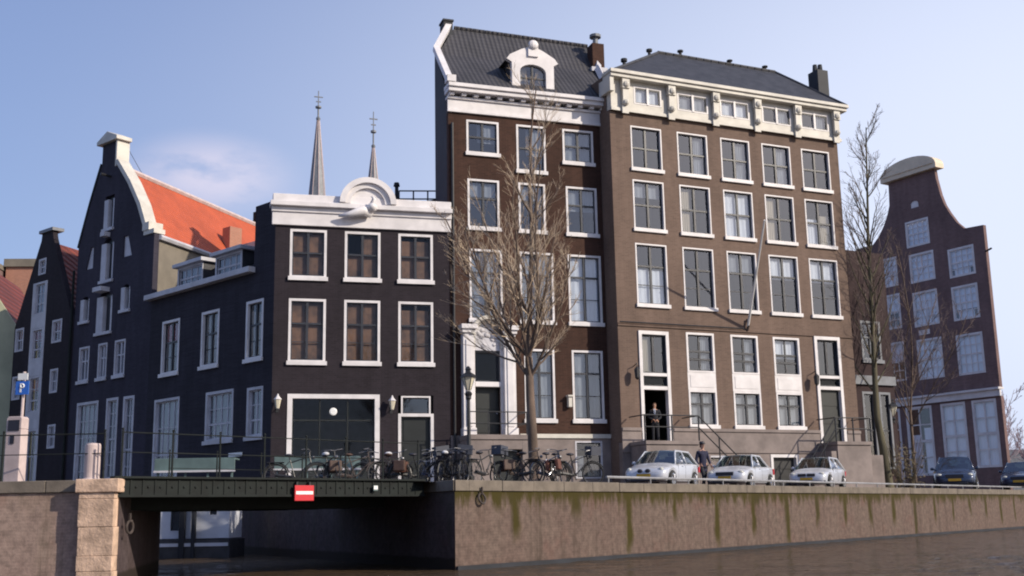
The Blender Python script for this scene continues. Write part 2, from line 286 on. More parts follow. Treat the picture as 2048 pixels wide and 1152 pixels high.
# ---------------------------------------------------------------- mesh helpers
class MB:
    def __init__(s, xf=None): s.v = []; s.f = []; s.xf = xf; s.mi = []; s.cur = 0
    def add(s, vs, fs):
        n = len(s.v); s.v += [tuple(s.xf @ Vector(p)) if s.xf else tuple(p) for p in vs]
        s.f += [tuple(i + n for i in f) for f in fs]; s.mi += [s.cur] * len(fs)
    def box(s, x0, x1, y0, y1, z0, z1):
        s.add([(x0, y0, z0), (x1, y0, z0), (x1, y1, z0), (x0, y1, z0), (x0, y0, z1), (x1, y0, z1), (x1, y1, z1), (x0, y1, z1)],
              [(3, 2, 1, 0), (4, 5, 6, 7), (0, 1, 5, 4), (1, 2, 6, 5), (2, 3, 7, 6), (3, 0, 4, 7)])
    def quad(s, *p): s.add(list(p), [tuple(range(len(p)))])
    def prism(s, poly, y0, y1):
        """poly of (x, z), extruded in y; y0 is the front"""
        n = len(poly); a = sum(poly[i][0] * poly[(i + 1) % n][1] - poly[(i + 1) % n][0] * poly[i][1] for i in range(n))
        if a < 0: poly = poly[::-1]
        vs = [(x, y0, z) for x, z in poly] + [(x, y1, z) for x, z in poly]
        s.add(vs, [tuple(range(n)), tuple(range(2 * n - 1, n - 1, -1))] + [(i, i + n, (i + 1) % n + n, (i + 1) % n) for i in range(n)])
    def prismz(s, poly, z0, z1):
        n = len(poly); a = sum(poly[i][0] * poly[(i + 1) % n][1] - poly[(i + 1) % n][0] * poly[i][1] for i in range(n))
        if a < 0: poly = poly[::-1]
        s.add([(x, y, z0) for x, y in poly] + [(x, y, z1) for x, y in poly],
              [tuple(range(n - 1, -1, -1)), tuple(range(n, 2 * n))] + [(i, (i + 1) % n, (i + 1) % n + n, i + n) for i in range(n)])
    def tube(s, pts, rad, n=6, cap=True):
        pts = [Vector(p) for p in pts]; k = len(pts)
        if not hasattr(rad, '__len__'): rad = [rad] * k
        vs = []; up = None
        for i, p in enumerate(pts):
            d = (pts[min(i + 1, k - 1)] - pts[max(i - 1, 0)])
            if d.length < 1e-9: d = Vector((0, 0, 1))
            d.normalize()
            if up is None: up = Vector((0, 0, 1)) if abs(d.z) < .9 else Vector((1, 0, 0))
            a = d.cross(up)
            if a.length < 1e-4: a = d.cross(Vector((0, 1, .3)))
            a.normalize(); b = d.cross(a); up = -b if False else up
            for j in range(n):
                t = 2 * math.pi * j / n
                vs.append(p + a * math.cos(t) * rad[i] + b * math.sin(t) * rad[i])
        fs = [(i * n + j, i * n + (j + 1) % n, (i + 1) * n + (j + 1) % n, (i + 1) * n + j) for i in range(k - 1) for j in range(n)]
        if cap: fs += [tuple(range(n - 1, -1, -1)), tuple(range((k - 1) * n, k * n))]
        s.add(vs, fs)
    def lathe(s, prof, c=(0, 0, 0), n=12):
        """prof of (r, z)"""
        vs = [(c[0] + r * math.cos(2 * math.pi * j / n), c[1] + r * math.sin(2 * math.pi * j / n), c[2] + z) for r, z in prof for j in range(n)]
        k = len(prof)
        fs = [(i * n + j, i * n + (j + 1) % n, (i + 1) * n + (j + 1) % n, (i + 1) * n + j) for i in range(k - 1) for j in range(n)]
        fs += [tuple(range(n - 1, -1, -1)), tuple(range((k - 1) * n, k * n))]
        s.add(vs, fs)
    def ring(s, c, axis, Rr, r, n=20, m=5):
        """torus"""
        c = Vector(c); ax = Vector(axis).normalized(); a = ax.orthogonal().normalized(); b = ax.cross(a)
        vs = []
        for i in range(n):
            t = 2 * math.pi * i / n; d = a * math.cos(t) + b * math.sin(t)
            for j in range(m):
                u = 2 * math.pi * j / m
                vs.append(c + d * (Rr + r * math.cos(u)) + ax * r * math.sin(u))
        s.add(vs, [(i * m + j, ((i + 1) % n) * m + j, ((i + 1) % n) * m + (j + 1) % m, i * m + (j + 1) % m) for i in range(n) for j in range(m)])
    def sphere(s, c, r, n=10, m=7, sc=(1, 1, 1)):
        vs = []; c = Vector(c)
        for i in range(m + 1):
            ph = math.pi * i / m
            for j in range(n):
                t = 2 * math.pi * j / n
                vs.append((c.x + r * sc[0] * math.sin(ph) * math.cos(t), c.y + r * sc[1] * math.sin(ph) * math.sin(t), c.z + r * sc[2] * math.cos(ph)))
        s.add(vs, [(i * n + j, (i + 1) * n + j, (i + 1) * n + (j + 1) % n, i * n + (j + 1) % n) for i in range(m) for j in range(n)])
    def panel(s, outline, holes, y, th, reveal=None):
        """wall sheet in the plane y with holes; outline and holes in (x, z); thickness th inwards"""
        loops = [[Vector((x, z, 0)) for x, z in outline]] + [[Vector((x, z, 0)) for x, z in h] for h in holes]
        tris = geometry.tessellate_polygon(loops)
        flat = [p for l in loops for p in l]
        fs = []
        for t in tris:
            a, b, c = (flat[i] for i in t)
            cr = (b - a).cross(c - a).z
            fs.append(tuple(t) if cr > 0 else tuple(t[::-1]))
        s.add([(p.x, y, p.y) for p in flat], fs)
        k = 0
        for li, l in enumerate(loops):
            d = th if li == 0 else (reveal or th); n = len(l)
            for i in range(n):
                p, q = l[i], l[(i + 1) % n]
                s.add([(p.x, y, p.y), (q.x, y, q.y), (q.x, y + d, q.y), (p.x, y + d, p.y)], [(0, 1, 2, 3)])
    def build(s, name, mat, parent=None, smooth=False, label=None, bevel=0):
        me = bpy.data.meshes.new(name); me.from_pydata(s.v, [], s.f)
        mats = mat if isinstance(mat, (list, tuple)) else [mat]
        for m in mats: me.materials.append(m)
        if len(mats) > 1:
            for p, i in zip(me.polygons, s.mi): p.material_index = i
        if smooth:
            for p in me.polygons: p.use_smooth = True
        me.update()
        o = bpy.data.objects.new(name, me); COL.objects.link(o)
        if parent: o.parent = parent
        if label: o['label'] = label
        if bevel:
            b = o.modifiers.new('bevel', 'BEVEL'); b.width = bevel; b.segments = 2; b.limit_method = 'ANGLE'
        return o
def rect(x0, x1, z0, z1): return [(x0, z0), (x1, z0), (x1, z1), (x0, z1)]
def thing(name, label, cat, loc=(0, 0, 0), rotz=0, group=None, scale=1):
    o = bpy.data.objects.new(name, None); COL.objects.link(o); o.empty_display_size = .3
    o.location = loc; o.rotation_euler = (0, 0, rotz); o.scale = (scale,) * 3
    o['label'] = label; o['category'] = cat
    if group: o['group'] = group
    return o
def tag(o, label, cat, group=None, kind=None):
    if label: o['label'] = label; o['category'] = cat
    if group: o['group'] = group
    if kind: o['kind'] = kind
    return o
KIDS = {}
def children(o): return [c for c in bpy.data.objects if c.parent == o]
def copy_tree(o, parent=None):
    c = o.copy(); COL.objects.link(c); c.parent = parent
    for ch in children(o): copy_tree(ch, c)
    return c

# ---------------------------------------------------------------- ground, water, quays
KK = 1.12      # the row of houses stands this much farther out than first surveyed
def kp(x, y): return (x * KK, y * KK)
FS0 = .92
C0 = Vector((-1.53, 29.0)); QD = Vector((.6198, .7848)); QF = C0 + QD * 420
BP = Vector((-12.0, 46.9)) / FS0; BD = Vector((-.724, .690)); BF = BP + BD * 220
L0 = Vector((-8.3, 24.2)); L1 = Vector((-9.8, 32.0)); LF = L1 + BD * 230
def struct(mb, name, mat):
    o = mb.build(name, mat); o['kind'] = 'structure'; return o
g = MB()
n = 1500
g.add([(C0.x, C0.y, 0), (QF.x, QF.y, 0), (n, n, 0), (0, n, 0), (-n, n, 0), (BF.x, BF.y, 0), (BP.x, BP.y, 0)], [(0, 1, 2, 3), (0, 3, 4, 5, 6)])
g.add([(-n, 24.2, 0), (L0.x, L0.y, 0), (L1.x, L1.y, 0), (LF.x, LF.y, 0), (-n, LF.y, 0)], [(0, 1, 2, 3, 4)])
struct(g, 'ground', M['cobble'])
from mathutils import noise as mn
w = MB(); vs, fs = [], []; ys = []; y = 12.
while y < 110: ys.append(y); y += .16 + y * .004
NX = 300
for y in ys:
    xa, xb = -y * .62 - 2, y * .62 + 3
    for i in range(NX + 1):
        x = xa + (xb - xa) * i / NX
        h = mn.noise(Vector((x * .55, y * .95, 0))) * .030 + mn.noise(Vector((x * 1.7, y * 2.3, 3))) * .013 + mn.noise(Vector((x * 3.6, y * 4.4, 7))) * .006
        vs.append((x, y, -2.2 + h))
for j in range(len(ys) - 1):
    for i in range(NX):
        a = j * (NX + 1) + i; fs.append((a, a + 1, a + NX + 2, a + NX + 1))
w.add(vs, fs)
ww = w.build('water', M['water'], smooth=True); ww['kind'] = 'structure'
w = MB(); w.quad((-n, -300, -2.27), (n, -300, -2.27), (n, n, -2.27), (-n, n, -2.27)); struct(w, 'water', M['water'])
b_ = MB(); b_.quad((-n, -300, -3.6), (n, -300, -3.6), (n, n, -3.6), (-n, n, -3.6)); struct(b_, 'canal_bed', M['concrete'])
# road strip behind the quay
rd = MB(); nv = Vector((-QD.y, QD.x))
a, b = C0 + nv * 1.0, C0 + QD * 300 + nv * 1.0
rd.quad((a.x, a.y, .004), (b.x, b.y, .004), (b.x + nv.x * 4.5, b.y + nv.y * 4.5, .004), (a.x + nv.x * 4.5, a.y + nv.y * 4.5, .004)); struct(rd, 'road', M['road'])

def quay(p, q, label, mat, joint=2.75, cop=.28, coph=.26, block=None, copmat='coping', lip=.05):
    """wall from p to q; the water is on the side -y of its own frame"""
    d = (q - p); L = d.length; ang = math.atan2(d.y, d.x)
    t = thing('quay_wall', label, 'quay wall', (p.x, p.y, 0), ang)
    mb = MB(); mb.prismz([(0, 0), (L, 0), (L - .45, .5), (.26, .5)], -3.6, -.004 - coph); mb.build('wall', M[mat], t)
    if mat == 'quay':
        fm = MB(); fm.box(0.02, L, -.07, .0, -3.6, -2.10); fm.build('footing', M['black_tar'], t)
    cm = MB(); rr = random.Random(int(L * 10)); cm.prismz([(-.03, -lip), (.5, -lip), (.5, .55), (.27, .55)], -coph, .012); x = .5
    cm.prismz([(L - .8, -lip), (L + .03, -lip), (L - .44, .55), (L - .8, .55)], -coph, .012)
    while x < L - .85:
        w_ = min(joint * .5 * (1 + rr.uniform(-.05, .05)), L - .8 - x); jj = rr.uniform(-.008, .008)
        cm.box(x + .006, x + w_ - .006, -lip + jj, .55, -coph, .012 + jj); x += w_
    cm.build('coping', M[copmat], t, bevel=.015)
    return t
q1 = quay(C0, C0 + QD * 150, 'long brick quay wall with green moss runs under the parked cars', 'quay')
PB = BP + BD * -1.6
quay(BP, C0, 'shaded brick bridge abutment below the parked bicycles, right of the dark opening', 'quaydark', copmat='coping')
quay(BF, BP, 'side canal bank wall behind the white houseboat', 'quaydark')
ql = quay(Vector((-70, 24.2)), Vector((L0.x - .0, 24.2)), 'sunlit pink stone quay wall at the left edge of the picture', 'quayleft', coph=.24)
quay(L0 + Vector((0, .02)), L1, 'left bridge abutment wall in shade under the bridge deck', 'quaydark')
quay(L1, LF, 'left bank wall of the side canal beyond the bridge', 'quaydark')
# projecting pier of the left quay
t = thing('stone_pier', 'rough orange sunlit stone pier at the left end of the bridge', 'pier', (-9.62, 23.95, 0))
mb = MB(); rr = random.Random(5); z = -3.4
while z < -.3:
    h = min(rr.uniform(.3, .6), -.262 - z); e = rr.uniform(-.015, .015)
    mb.box(.58 + e, 1.32 + e, -.0 + e * .5, .32, z + .002, z + h - .002); z += h
mb.build('shaft', M['pier'], t, bevel=.012)
mb = MB(); mb.box(.5, 1.40, -.05, .5, -.26, .02); mb.build('cap_stone', M['pier'], t, bevel=.02)
# iron rings
for (p, lab) in (((C0 + QD * .95 + Vector((QD.y, -QD.x)) * .09), 'iron mooring ring and hook high on the right quay wall near its corner'), (Vector((-8.23, 24.75)), 'dark round iron mooring ring on the side of the left pier')):
    t = thing('mooring_ring', lab, 'mooring ring', (p.x, p.y, -.42 if p.x > -5 else -.95))
    mb = MB(); mb.ring((0, 0, -.03), (QD.y, -QD.x, .25) if p.x > -5 else (1, -.2, 0), .13, .028, 18, 6); mb.build('ring', M['rust'], t)
    mb = MB(); mb.tube([(0, .12, .1), (0, 0, .1), (0, -.02, .26)], .03, 6); mb.build('hook', M['rust'], t)
t = MB(); t.tube([(32.9 + i * .42, 70.4 - i * 2.0, -.1 - i * .21) for i in range(0, 11)], .05, 5)
tag(t.build('mooring_rope', M['rope']), 'dark slack mooring line from the quay to the water at the right edge', 'rope')

# ---------------------------------------------------------------- windows and doors
def curtains(spec):
    """list of (x0, x1, z0, z1, material) in 0..1 of the glass"""
    D = {'': [], 'full': [(0, 1, 0, 1, 'c_grey')], 'white': [(0, 1, 0, 1, 'c_white')],
         'top': [(0, 1, .6, 1, 'c_white')], 'bottom': [(0, 1, 0, .6, 'c_white')], 'toplight': [(0, 1, .68, 1, 'c_grey')],
         'left': [(0, .38, 0, 1, 'c_cream')], 'right': [(.62, 1, 0, 1, 'c_grey')], 'sides': [(0, .32, 0, 1, 'c_white'), (.7, 1, 0, 1, 'c_white')],
         'brown': [(0, 1, 0, 1, 'c_brown')], 'brownlow': [(0, 1, 0, .55, 'c_brown'), (.5, 1, .55, 1, 'c_brown')],
         'browntop': [(0, 1, 0, .9, 'c_brown')], 'red': [(0, 1, .62, 1, 'c_red')], 'cream': [(0, 1, .72, 1, 'c_cream')],
         'greyr': [(.35, 1, .35, 1, 'c_grey')], 'roller': [(0, 1, .3, 1, 'c_white'), (.1, .8, 0, .25, 'c_cream')], 'beige': [(0, 1, 0, 1, 'c_cream')], 'botright': [(0, .35, .0, .62, 'c_grey'), (.5, 1, 0, .45, 'c_cream')],
         'blinds': [(0, 1, .45, 1, 'c_white')], 'halfw': [(0, 1, .5, 1, 'c_grey')], 'botleft': [(0, .5, 0, .6, 'c_white'), (.62, 1, 0, .7, 'c_cream')]}
    return D[spec]
def window(root, x0, x1, z0, z1, cur='', fw=.11, style='T', fmat='white', smat='sash', sill=True, xf=None, glass='glass', rec=.06, cols=2, rows=2, split=.6, mw=.022):
    """frame set in a wall opening; y = 0 is the wall face, +y inwards"""
    f = MB(xf)
    xi0, xi1, zi0, zi1 = x0 + fw, x1 - fw, z0 + fw * .75, z1 - fw
    fy = -.012
    f.box(x0 + .004, xi0, fy, rec + .1, z0 + .004, z1 - .004); f.box(xi1, x1 - .004, fy, rec + .1, z0 + .004, z1 - .004)
    f.box(xi0, xi1, fy, rec + .1, zi1, z1 - .004); f.box(xi0, xi1, fy, rec + .1, z0 + .004, zi0)
    fr = f.build('window', M[fmat], root)
    s = MB(xf); b = .045
    y0, y1 = rec, rec + .05
    s.box(xi0, xi0 + b, y0, y1, zi0, zi1); s.box(xi1 - b, xi1, y0, y1, zi0, zi1)
    s.box(xi0 + b, xi1 - b, y0, y1, zi0, zi0 + b); s.box(xi0 + b, xi1 - b, y0, y1, zi1 - b, zi1)
    if style == 'T':
        zt = zi0 + (zi1 - zi0) * split; c = (xi0 + xi1) / 2
        s.box(xi0 + b, xi1 - b, y0 - .015, y1 - .003, zt - .035, zt + .035)
        s.box(c - .045, c + .045, y0 - .02, y1 - .006, zi0 + b, zi1 - b)
        if rows > 2:
            for k in range(1, rows - 1):
                zz = zi0 + (zt - zi0) * k / (rows - 1); s.box(xi0 + b, xi1 - b, y0 + .005, y1 - .009, zz - .015, zz + .015)
    elif style == 'grid':
        for k in range(1, cols):
            c = xi0 + (xi1 - xi0) * k / cols; s.box(c - mw, c + mw, y0 + .004, y1 - .006, zi0 + b, zi1 - b)
        for k in range(1, rows):
            c = zi0 + (zi1 - zi0) * k / rows; hh = mw * 1.6 if k == rows // 2 else mw * .8
            s.box(xi0 + b, xi1 - b, y0 + .008, y1 - .009, c - hh, c + hh)
    elif style == 'blind':
        for k in range(1, 3):
            zz = zi0 + (zi1 - zi0) * (.1 + .22 * k); s.box(xi0 + b, xi1 - b, y0 - .01, y1 - .006, zz - .04, zz + .04)
        c = (xi0 + xi1) / 2; s.box(c - .035, c + .035, y0 + .004, y1 - .009, zi0 + b, zi1 - b)
    s.build('sash', M[smat], fr)
    p = MB(xf); p.quad((xi0, rec + .03, zi0), (xi1, rec + .03, zi0), (xi1, rec + .03, zi1), (xi0, rec + .03, zi1)); p.build('pane', M[glass], fr)
    if sill:
        q = MB(xf); q.box(x0 - .05, x1 + .05, -.09, -.014, z0 - .12, z0 + .03); q.build('sill', M[fmat], fr)
    W_, H_ = xi1 - xi0, zi1 - zi0
    for (a, b2, c, d, m) in curtains(cur):
        q = MB(xf); nn = 10; pts = []
        for i in range(nn + 1):
            xx = xi0 + W_ * (a + (b2 - a) * i / nn); yy = rec + .11 + (.003 if m == 'c_brown' else .022) * (i % 2)
            pts.append((xx, yy))
        for i in range(nn):
            q.quad((pts[i][0], pts[i][1], zi0 + H_ * c), (pts[i + 1][0], pts[i + 1][1], zi0 + H_ * c), (pts[i + 1][0], pts[i + 1][1], zi0 + H_ * d), (pts[i][0], pts[i][1], zi0 + H_ * d))
        q.build('curtain', M[m], fr)
    return fr
def dooro(root, x0, x1, z0, z1, mat='doorgreen', xf=None, rec=.18, panels=3, fw=0, fmat='white', name='door', leaves=1):
    d = MB(xf)
    if fw:
        f = MB(xf); f.box(x0, x0 + fw, -.03, rec, z0, z1); f.box(x1 - fw, x1, -.03, rec, z0, z1); f.box(x0 + fw, x1 - fw, -.03, rec, z1 - fw, z1)
        f.build('door_frame', M[fmat], root); x0 += fw; x1 -= fw; z1 -= fw
    d.box(x0, x1, rec, rec + .06, z0, z1)
    for l in range(leaves):
        a = x0 + (x1 - x0) * l / leaves; bb = x0 + (x1 - x0) * (l + 1) / leaves
        for k in range(panels):
            c0 = z0 + (z1 - z0) * (k + .1) / panels; c1 = z0 + (z1 - z0) * (k + .9) / panels
            d.box(a + .12, bb - .12, rec - .02, rec, c0, c1)
    o = d.build(name, M[mat], root)
    k = MB(xf); k.sphere((x1 - .1, rec - .05, z0 + (z1 - z0) * .45), .035, 8, 6); k.build('handle', M['chrome'], o)
    return o
def shell(root, Wd, dep, H, mat, xf=None, roofmat='slate', z0=-.4, flat=True, name='wall'):
    """side and back walls and a flat top behind a facade"""
    m = MB(xf)
    m.quad((0, .25, z0), (0, .25, H), (0, dep, H), (0, dep, z0))
    m.quad((Wd, .25, z0), (Wd, dep, z0), (Wd, dep, H), (Wd, .25, H))
    m.quad((0, dep, z0), (0, dep, H), (Wd, dep, H), (Wd, dep, z0))
    m.build(name, mat if not isinstance(mat, str) else M[mat], root)
    if flat:
        r_ = MB(xf); r_.box(0, Wd, .2, dep, H - .06, H - .002); r_.build('roof', M[roofmat], root)
def facade(root, outline, holes, mat, xf=None, th=.25, reveal=.16, name='front_wall'):
    m = MB(xf); m.panel(outline, [rect(*h) if len(h) == 4 and not hasattr(h[0], '__len__') else h for h in holes], 0, th, reveal)
    return m.build(name, M[mat], root)
def arcp(x0, x1, z0, zs, n=8, rise=None):
    """opening with an arched head: straight to zs then an arc"""
    c = (x0 + x1) / 2; r = (x1 - x0) / 2; rise = rise or r
    return [(x0, z0), (x1, z0)] + [(c + r * math.cos(math.pi * i / n), zs + rise * math.sin(math.pi * i / n)) for i in range(n + 1)]
def house(name, label, o, a, cat='house', K=KK):
    """a = heading of the facade from the camera axis, in degrees; local +x runs along it"""
    return thing(name, label, cat, (o[0] * K, o[1] * K, CAM.z + .88 * K), R(90 - a), scale=K)
def lantern_wall(x, z, root_house, lab):
    p = root_house.matrix_world @ Vector((x, 0, z)) if False else None
def world_of(root, v):
    return Matrix.LocRotScale(root.location, root.rotation_euler, root.scale) @ Vector(v)

# ---------------------------------------------------------------- H2: dark corner house with white cornice
H2 = house('corner_house', 'low purple-black brick corner house with white cornice and brown-curtained windows', (-8.79, 41.3), 75)
W2 = 6.62
cols = [(.54, 1.91), (2.58, 3.94), (4.62, 5.97)]
holes = [(x0, x1, 7.95, 9.8) for x0, x1 in cols] + [(x0, x1, 4.78, 7.15) for x0, x1 in cols] + [(.56, 3.93, -.2, 3.6), (4.62, 5.96, -.2, 3.58)]
facade(H2, [(0, -.4), (W2, -.4), (W2, 10.9), (0, 10.9)], holes, 'b_dark')
for i, (x0, x1) in enumerate(cols):
    window(H2, x0, x1, 7.95, 9.8, ['brown', 'brownlow', 'browntop'][i], fw=.095, split=.52, glass='glassdim')
    window(H2, x0, x1, 4.78, 7.15, ['brown', 'brown', 'browntop'][i], fw=.095, split=.62, rows=3, glass='glassdim')
f = MB(); f.box(.56, .74, -.03, .2, -.2, 3.6); f.box(3.75, 3.93, -.03, .2, -.2, 3.6); f.box(.74, 3.75, -.03, .2, 3.44, 3.6)
sf = f.build('shop_front', M['white'], H2)
f = MB()
for x in (.74, 1.72, 2.74, 3.70): f.box(x, x + .05, .1, .16, -.2, 3.44)
for x0 in (.79, 1.77, 2.79):
    f.box(x0 + .0, x0 + .92, .1, .15, 2.62, 2.68); f.box(x0 + .1, x0 + .82, .115, .15, -.2, .9)
f.build('sash', M['doorgreen'], sf)
f = MB(); f.quad((.74, .14, -.2), (3.75, .14, -.2), (3.75, .14, 3.44), (.74, .14, 3.44)); f.build('pane', M['glassdim'], sf)
f = MB(); f.lathe([(.0, 0), (.135, 0), (.14, .02), (.1, .035), (0, .035)], (0, 0, 0), 20)
dsc = f.build('round_sign', M['signwhite'], sf); dsc.rotation_euler = (R(90), 0, 0); dsc.location = (2.23, .09, 2.97)
dooro(H2, 4.62, 5.96, -.2, 2.9, rec=.14, fw=.11, fmat='white')
window(H2, 4.73, 5.85, 2.86, 3.56, '', style='none', fw=.06, sill=False, glass='glass', rec=.05, fmat='white')
# cornice with curved hood
cm = MB(); cm.box(-.14, W2 + .06, -.10, .0 - .002, 9.92, 10.42); cm.box(-.17, W2 + .07, -.16, -.003, 10.42, 10.62)
cm.box(-.22, W2 + .07, -.34, .3, 10.62, 10.80); cm.box(-.12, W2 + .06, -.14, .3, 10.80, 11.12)
cm.build('cornice', M['white'], H2, bevel=.02)
cm = MB(); nA = 20
for i in range(nA):
    a0, a1 = math.pi * i / nA, math.pi * (i + 1) / nA
    for (ra, rb, ya) in ((.86, 1.08, -.36), (.66, .86, -.24)):
        pts = [(3.42 + ra * math.cos(t), 10.85 + ra * .95 * math.sin(t)) for t in (a0, a1)] + [(3.42 + rb * math.cos(t), 10.85 + rb * .95 * math.sin(t)) for t in (a1, a0)]
        cm.prism(pts, ya, .3)
cm.prism(arcp(2.76, 4.08, 10.8, 10.85, 14, .62), -.12, .28)
cm.build('cornice_arch', M['white'], H2)
cm = MB(); cm.sphere((3.55, -.42, 10.66), .2, 10, 7, (1, 1.2, .9)); cm.tube([(3.5, -.2, 10.5), (3.2, -.42, 10.52), (2.7, -.38, 10.36), (2.3, -.3, 10.3)], [.2, .2, .12, .04], 8)
cm.tube([(3.5, -.42, 10.66), (3.62, -.5, 10.98), (3.52, -.52, 11.08)], [.12, .08, .04], 8)
cm.build('cornice_ornament', M['white'], H2, smooth=True)
# side wing (faces the side canal): own frame inside the house
ew = Vector((math.sin(R(133.6)), math.cos(R(133.6)), 0)); ob = Vector((-8.79, 41.3, 0)) - ew * 9.0
X2 = Matrix.LocRotScale(Vector((-8.79, 41.3, 0)), Matrix.Rotation(R(15), 3, 'Z'), None).inverted() @ Matrix.LocRotScale(ob, Matrix.Rotation(R(90 - 133.6), 3, 'Z'), None)
hs = [(1.0, 2.4, 5.05, 7.28), (4.05, 5.35, 5.05, 7.26), (7.2, 8.35, 5.0, 7.24), (.62, 2.6, .6, 4.05), (4.55, 6.5, 2.1, 4.02), (7.4, 8.45, 2.1, 3.95)]
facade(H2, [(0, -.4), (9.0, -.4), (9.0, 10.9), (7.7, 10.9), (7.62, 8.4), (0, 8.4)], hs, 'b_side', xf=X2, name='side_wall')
window(H2, *hs[0], 'red', xf=X2, rec=.1, rows=3); window(H2, *hs[1], 'cream', xf=X2, rec=.1, rows=3); window(H2, *hs[2], '', xf=X2, rec=.1, rows=3)
for h, c_ in zip(hs[3:], ('full', 'full', 'full')):
    window(H2, *h, c_, xf=X2, rec=.1, style='grid', cols=4 if h[1] - h[0] > 1.5 else 2, rows=3, fmat='greyw', smat='greyw')
gm = MB(X2); gm.box(-.1, 7.75, -.32, -.003, 8.3, 8.52); gm.build('gutter', M['greyw'], H2, bevel=.02)
rm = MB(X2)
rm.quad((0, -.1, 8.45), (7.65, -.1, 8.45), (7.65, 3.2, 10.3), (2.8, 3.2, 10.3)); rm.quad((0, -.1, 8.45), (2.8, 3.2, 10.3), (2.8, 6, 8.45), (0, 6, 8.45))
rm.quad((2.8, 3.2, 10.3), (7.65, 3.2, 10.3), (9, 6, 8.45), (2.8, 6, 8.45)); rm.quad((7.66, -.0, 8.4), (7.66, 4, 10.9), (7.66, 6, 10.9), (7.66, 6, 8.4))
rm.build('roof', M['slate'], H2)
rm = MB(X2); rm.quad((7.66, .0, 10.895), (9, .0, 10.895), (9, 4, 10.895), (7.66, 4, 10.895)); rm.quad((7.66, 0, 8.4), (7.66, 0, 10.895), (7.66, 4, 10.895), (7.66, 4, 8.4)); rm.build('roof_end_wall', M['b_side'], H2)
rm = MB(); rm.box(.0, W2, .26, 7, 10.7, 10.86); rm.quad((W2, .26, -.4), (W2, 7, -.4), (W2, 7, 10.8), (W2, .26, 10.8)); rm.quad((0, .26, 8), (0, 7, 8), (0, 7, 10.8), (0, .26, 10.8)); rm.quad((0, 7, 0), (W2, 7, 0), (W2, 7, 10.8), (0, 7, 10.8)); rm.build('flat_roof', M['lead'], H2)
for (x0, x1) in ((1.55, 3.5), (4.45, 6.35)):
    d = MB(X2); d.prism(rect(x0, x0 + .09, 8.5, 9.5), .32, 2.4); d.prism(rect(x1 - .09, x1, 8.5, 9.5), .32, 2.4)
    dm = d.build('dormer', M['slate'], H2)
    d = MB(X2); d.box(x0 - .16, x1 + .16, .1, 2.6, 9.5, 9.66); d.build('dormer_roof', M['greyw'], dm, bevel=.02)
    wn = window(dm, x0, x1, 8.5, 9.5, 'full', xf=X2 @ Matrix.Translation((0, .3, 0)), style='grid', cols=4, rows=2, fmat='greyw', smat='greyw', fw=.09, sill=False)

# ---------------------------------------------------------------- H3: tall red brick house with pantile roof
H3 = house('tall_red_house', 'tall dark red brick house with white cornice, grey pantile roof and arched dormer', (-2.4, 43.01), 71)
W3 = 6.95
r1 = [(.74, 2.1, 13.25, 14.62), (2.84, 4.1, 12.68, 14.62), (4.84, 6.2, 13.2, 14.62)]
r2 = [(.76, 2.08, 10.2, 12.18), (2.88, 4.03, 10.2, 12.18), (4.92, 6.28, 10.2, 12.18)]
r3 = [(.8, 2.15, 6.55, 9.34), (2.87, 4.3, 6.55, 9.34), (4.92, 6.36, 6.55, 9.34)]
r4 = [(2.98, 4.24, 2.7, 5.46), (4.97, 6.3, 2.7, 5.46)]
door3 = (.92, 1.98, 2.11, 5.32); base3 = [(5.0, 6.15, .45, 1.9), ]
facade(H3, [(0, 2.1), (W3, 2.1), (W3, 15.5), (0, 15.5)], r1 + r2 + r3 + r4 + [door3], 'b_red')
facade(H3, [(0, -.4), (W3, -.4), (W3, 2.09), (0, 2.09)], base3, 'stone', name='plinth')
for h, c_ in zip(r1, ('greyr', 'greyr', 'full')): window(H3, *h, c_, fw=.085, split=.5)
for h, c_ in zip(r2, ('toplight', 'toplight', 'halfw')): window(H3, *h, c_, fw=.085, split=.62)
for h, c_ in zip(r3, ('full', 'full', 'white')): window(H3, *h, c_, fw=.085, split=.68, rows=3)
for h, c_ in zip(r4, ('full', 'full')): window(H3, *h, c_, fw=.085, split=.68, rows=3)
window(H3, *base3[0], 'botright', style='none', fmat='greyw', sill=False, fw=.07)
b_ = MB(); b_.box(2.75, W3, -.06, -.003, 2.0, 2.16); b_.build('plinth_band', M['cream'], H3)
# cornice
c_ = MB(); c_.box(-.05, W3 + .03, -.10, -.003, 14.86, 14.98); c_.box(-.04, W3 + .02, -.06, -.003, 14.98, 15.4); c_.box(-.06, W3 + .04, -.14, .2, 15.4, 15.5)
x = .0
while x < W3 - .2: c_.box(x, x + .2, -.26, .2, 15.51, 15.62); x += .5
c_.box(-.08, W3 + .06, -.40, .25, 15.63, 15.80); c_.box(-.1, W3 + .08, -.48, .25, 15.802, 15.96)
c_.build('cornice', M['white'], H3, bevel=.015)
# roof: lower slope and hipped upper slope
rm = MB(); P = lambda *p: p
e0, e1 = P(.1, -.3, 16.0), P(7.0, -.3, 16.0)
m0, m1 = P(.12, 1.9, 18.1), P(7.3, 1.9, 18.1); t0, t1 = P(1.15, 3.0, 19.85), P(7.4, 3.0, 19.75)
rm.quad(e0, e1, m1, m0); rm.quad(m0, m1, t1, t0); rm.quad(t0, t1, P(7.2, 5.2, 18.1), P(1.6, 5.2, 18.1)); rm.quad(m0, t0, P(1.6, 5.2, 18.1))
rm.quad(P(.1, -.3, 16), m0, P(1.6, 5.2, 18.1), P(1.8, 6, 16)); rm.quad(P(7.2, 5.2, 18.1), P(1.6, 5.2, 18.1), P(1.8, 6, 15.9), P(7.0, 6, 15.9)); rm.quad(e1, P(7, 6, 16), P(7.2, 5.2, 18.1), t1, m1)
rm.build('roof', M['t_grey'], H3)
rg = MB()
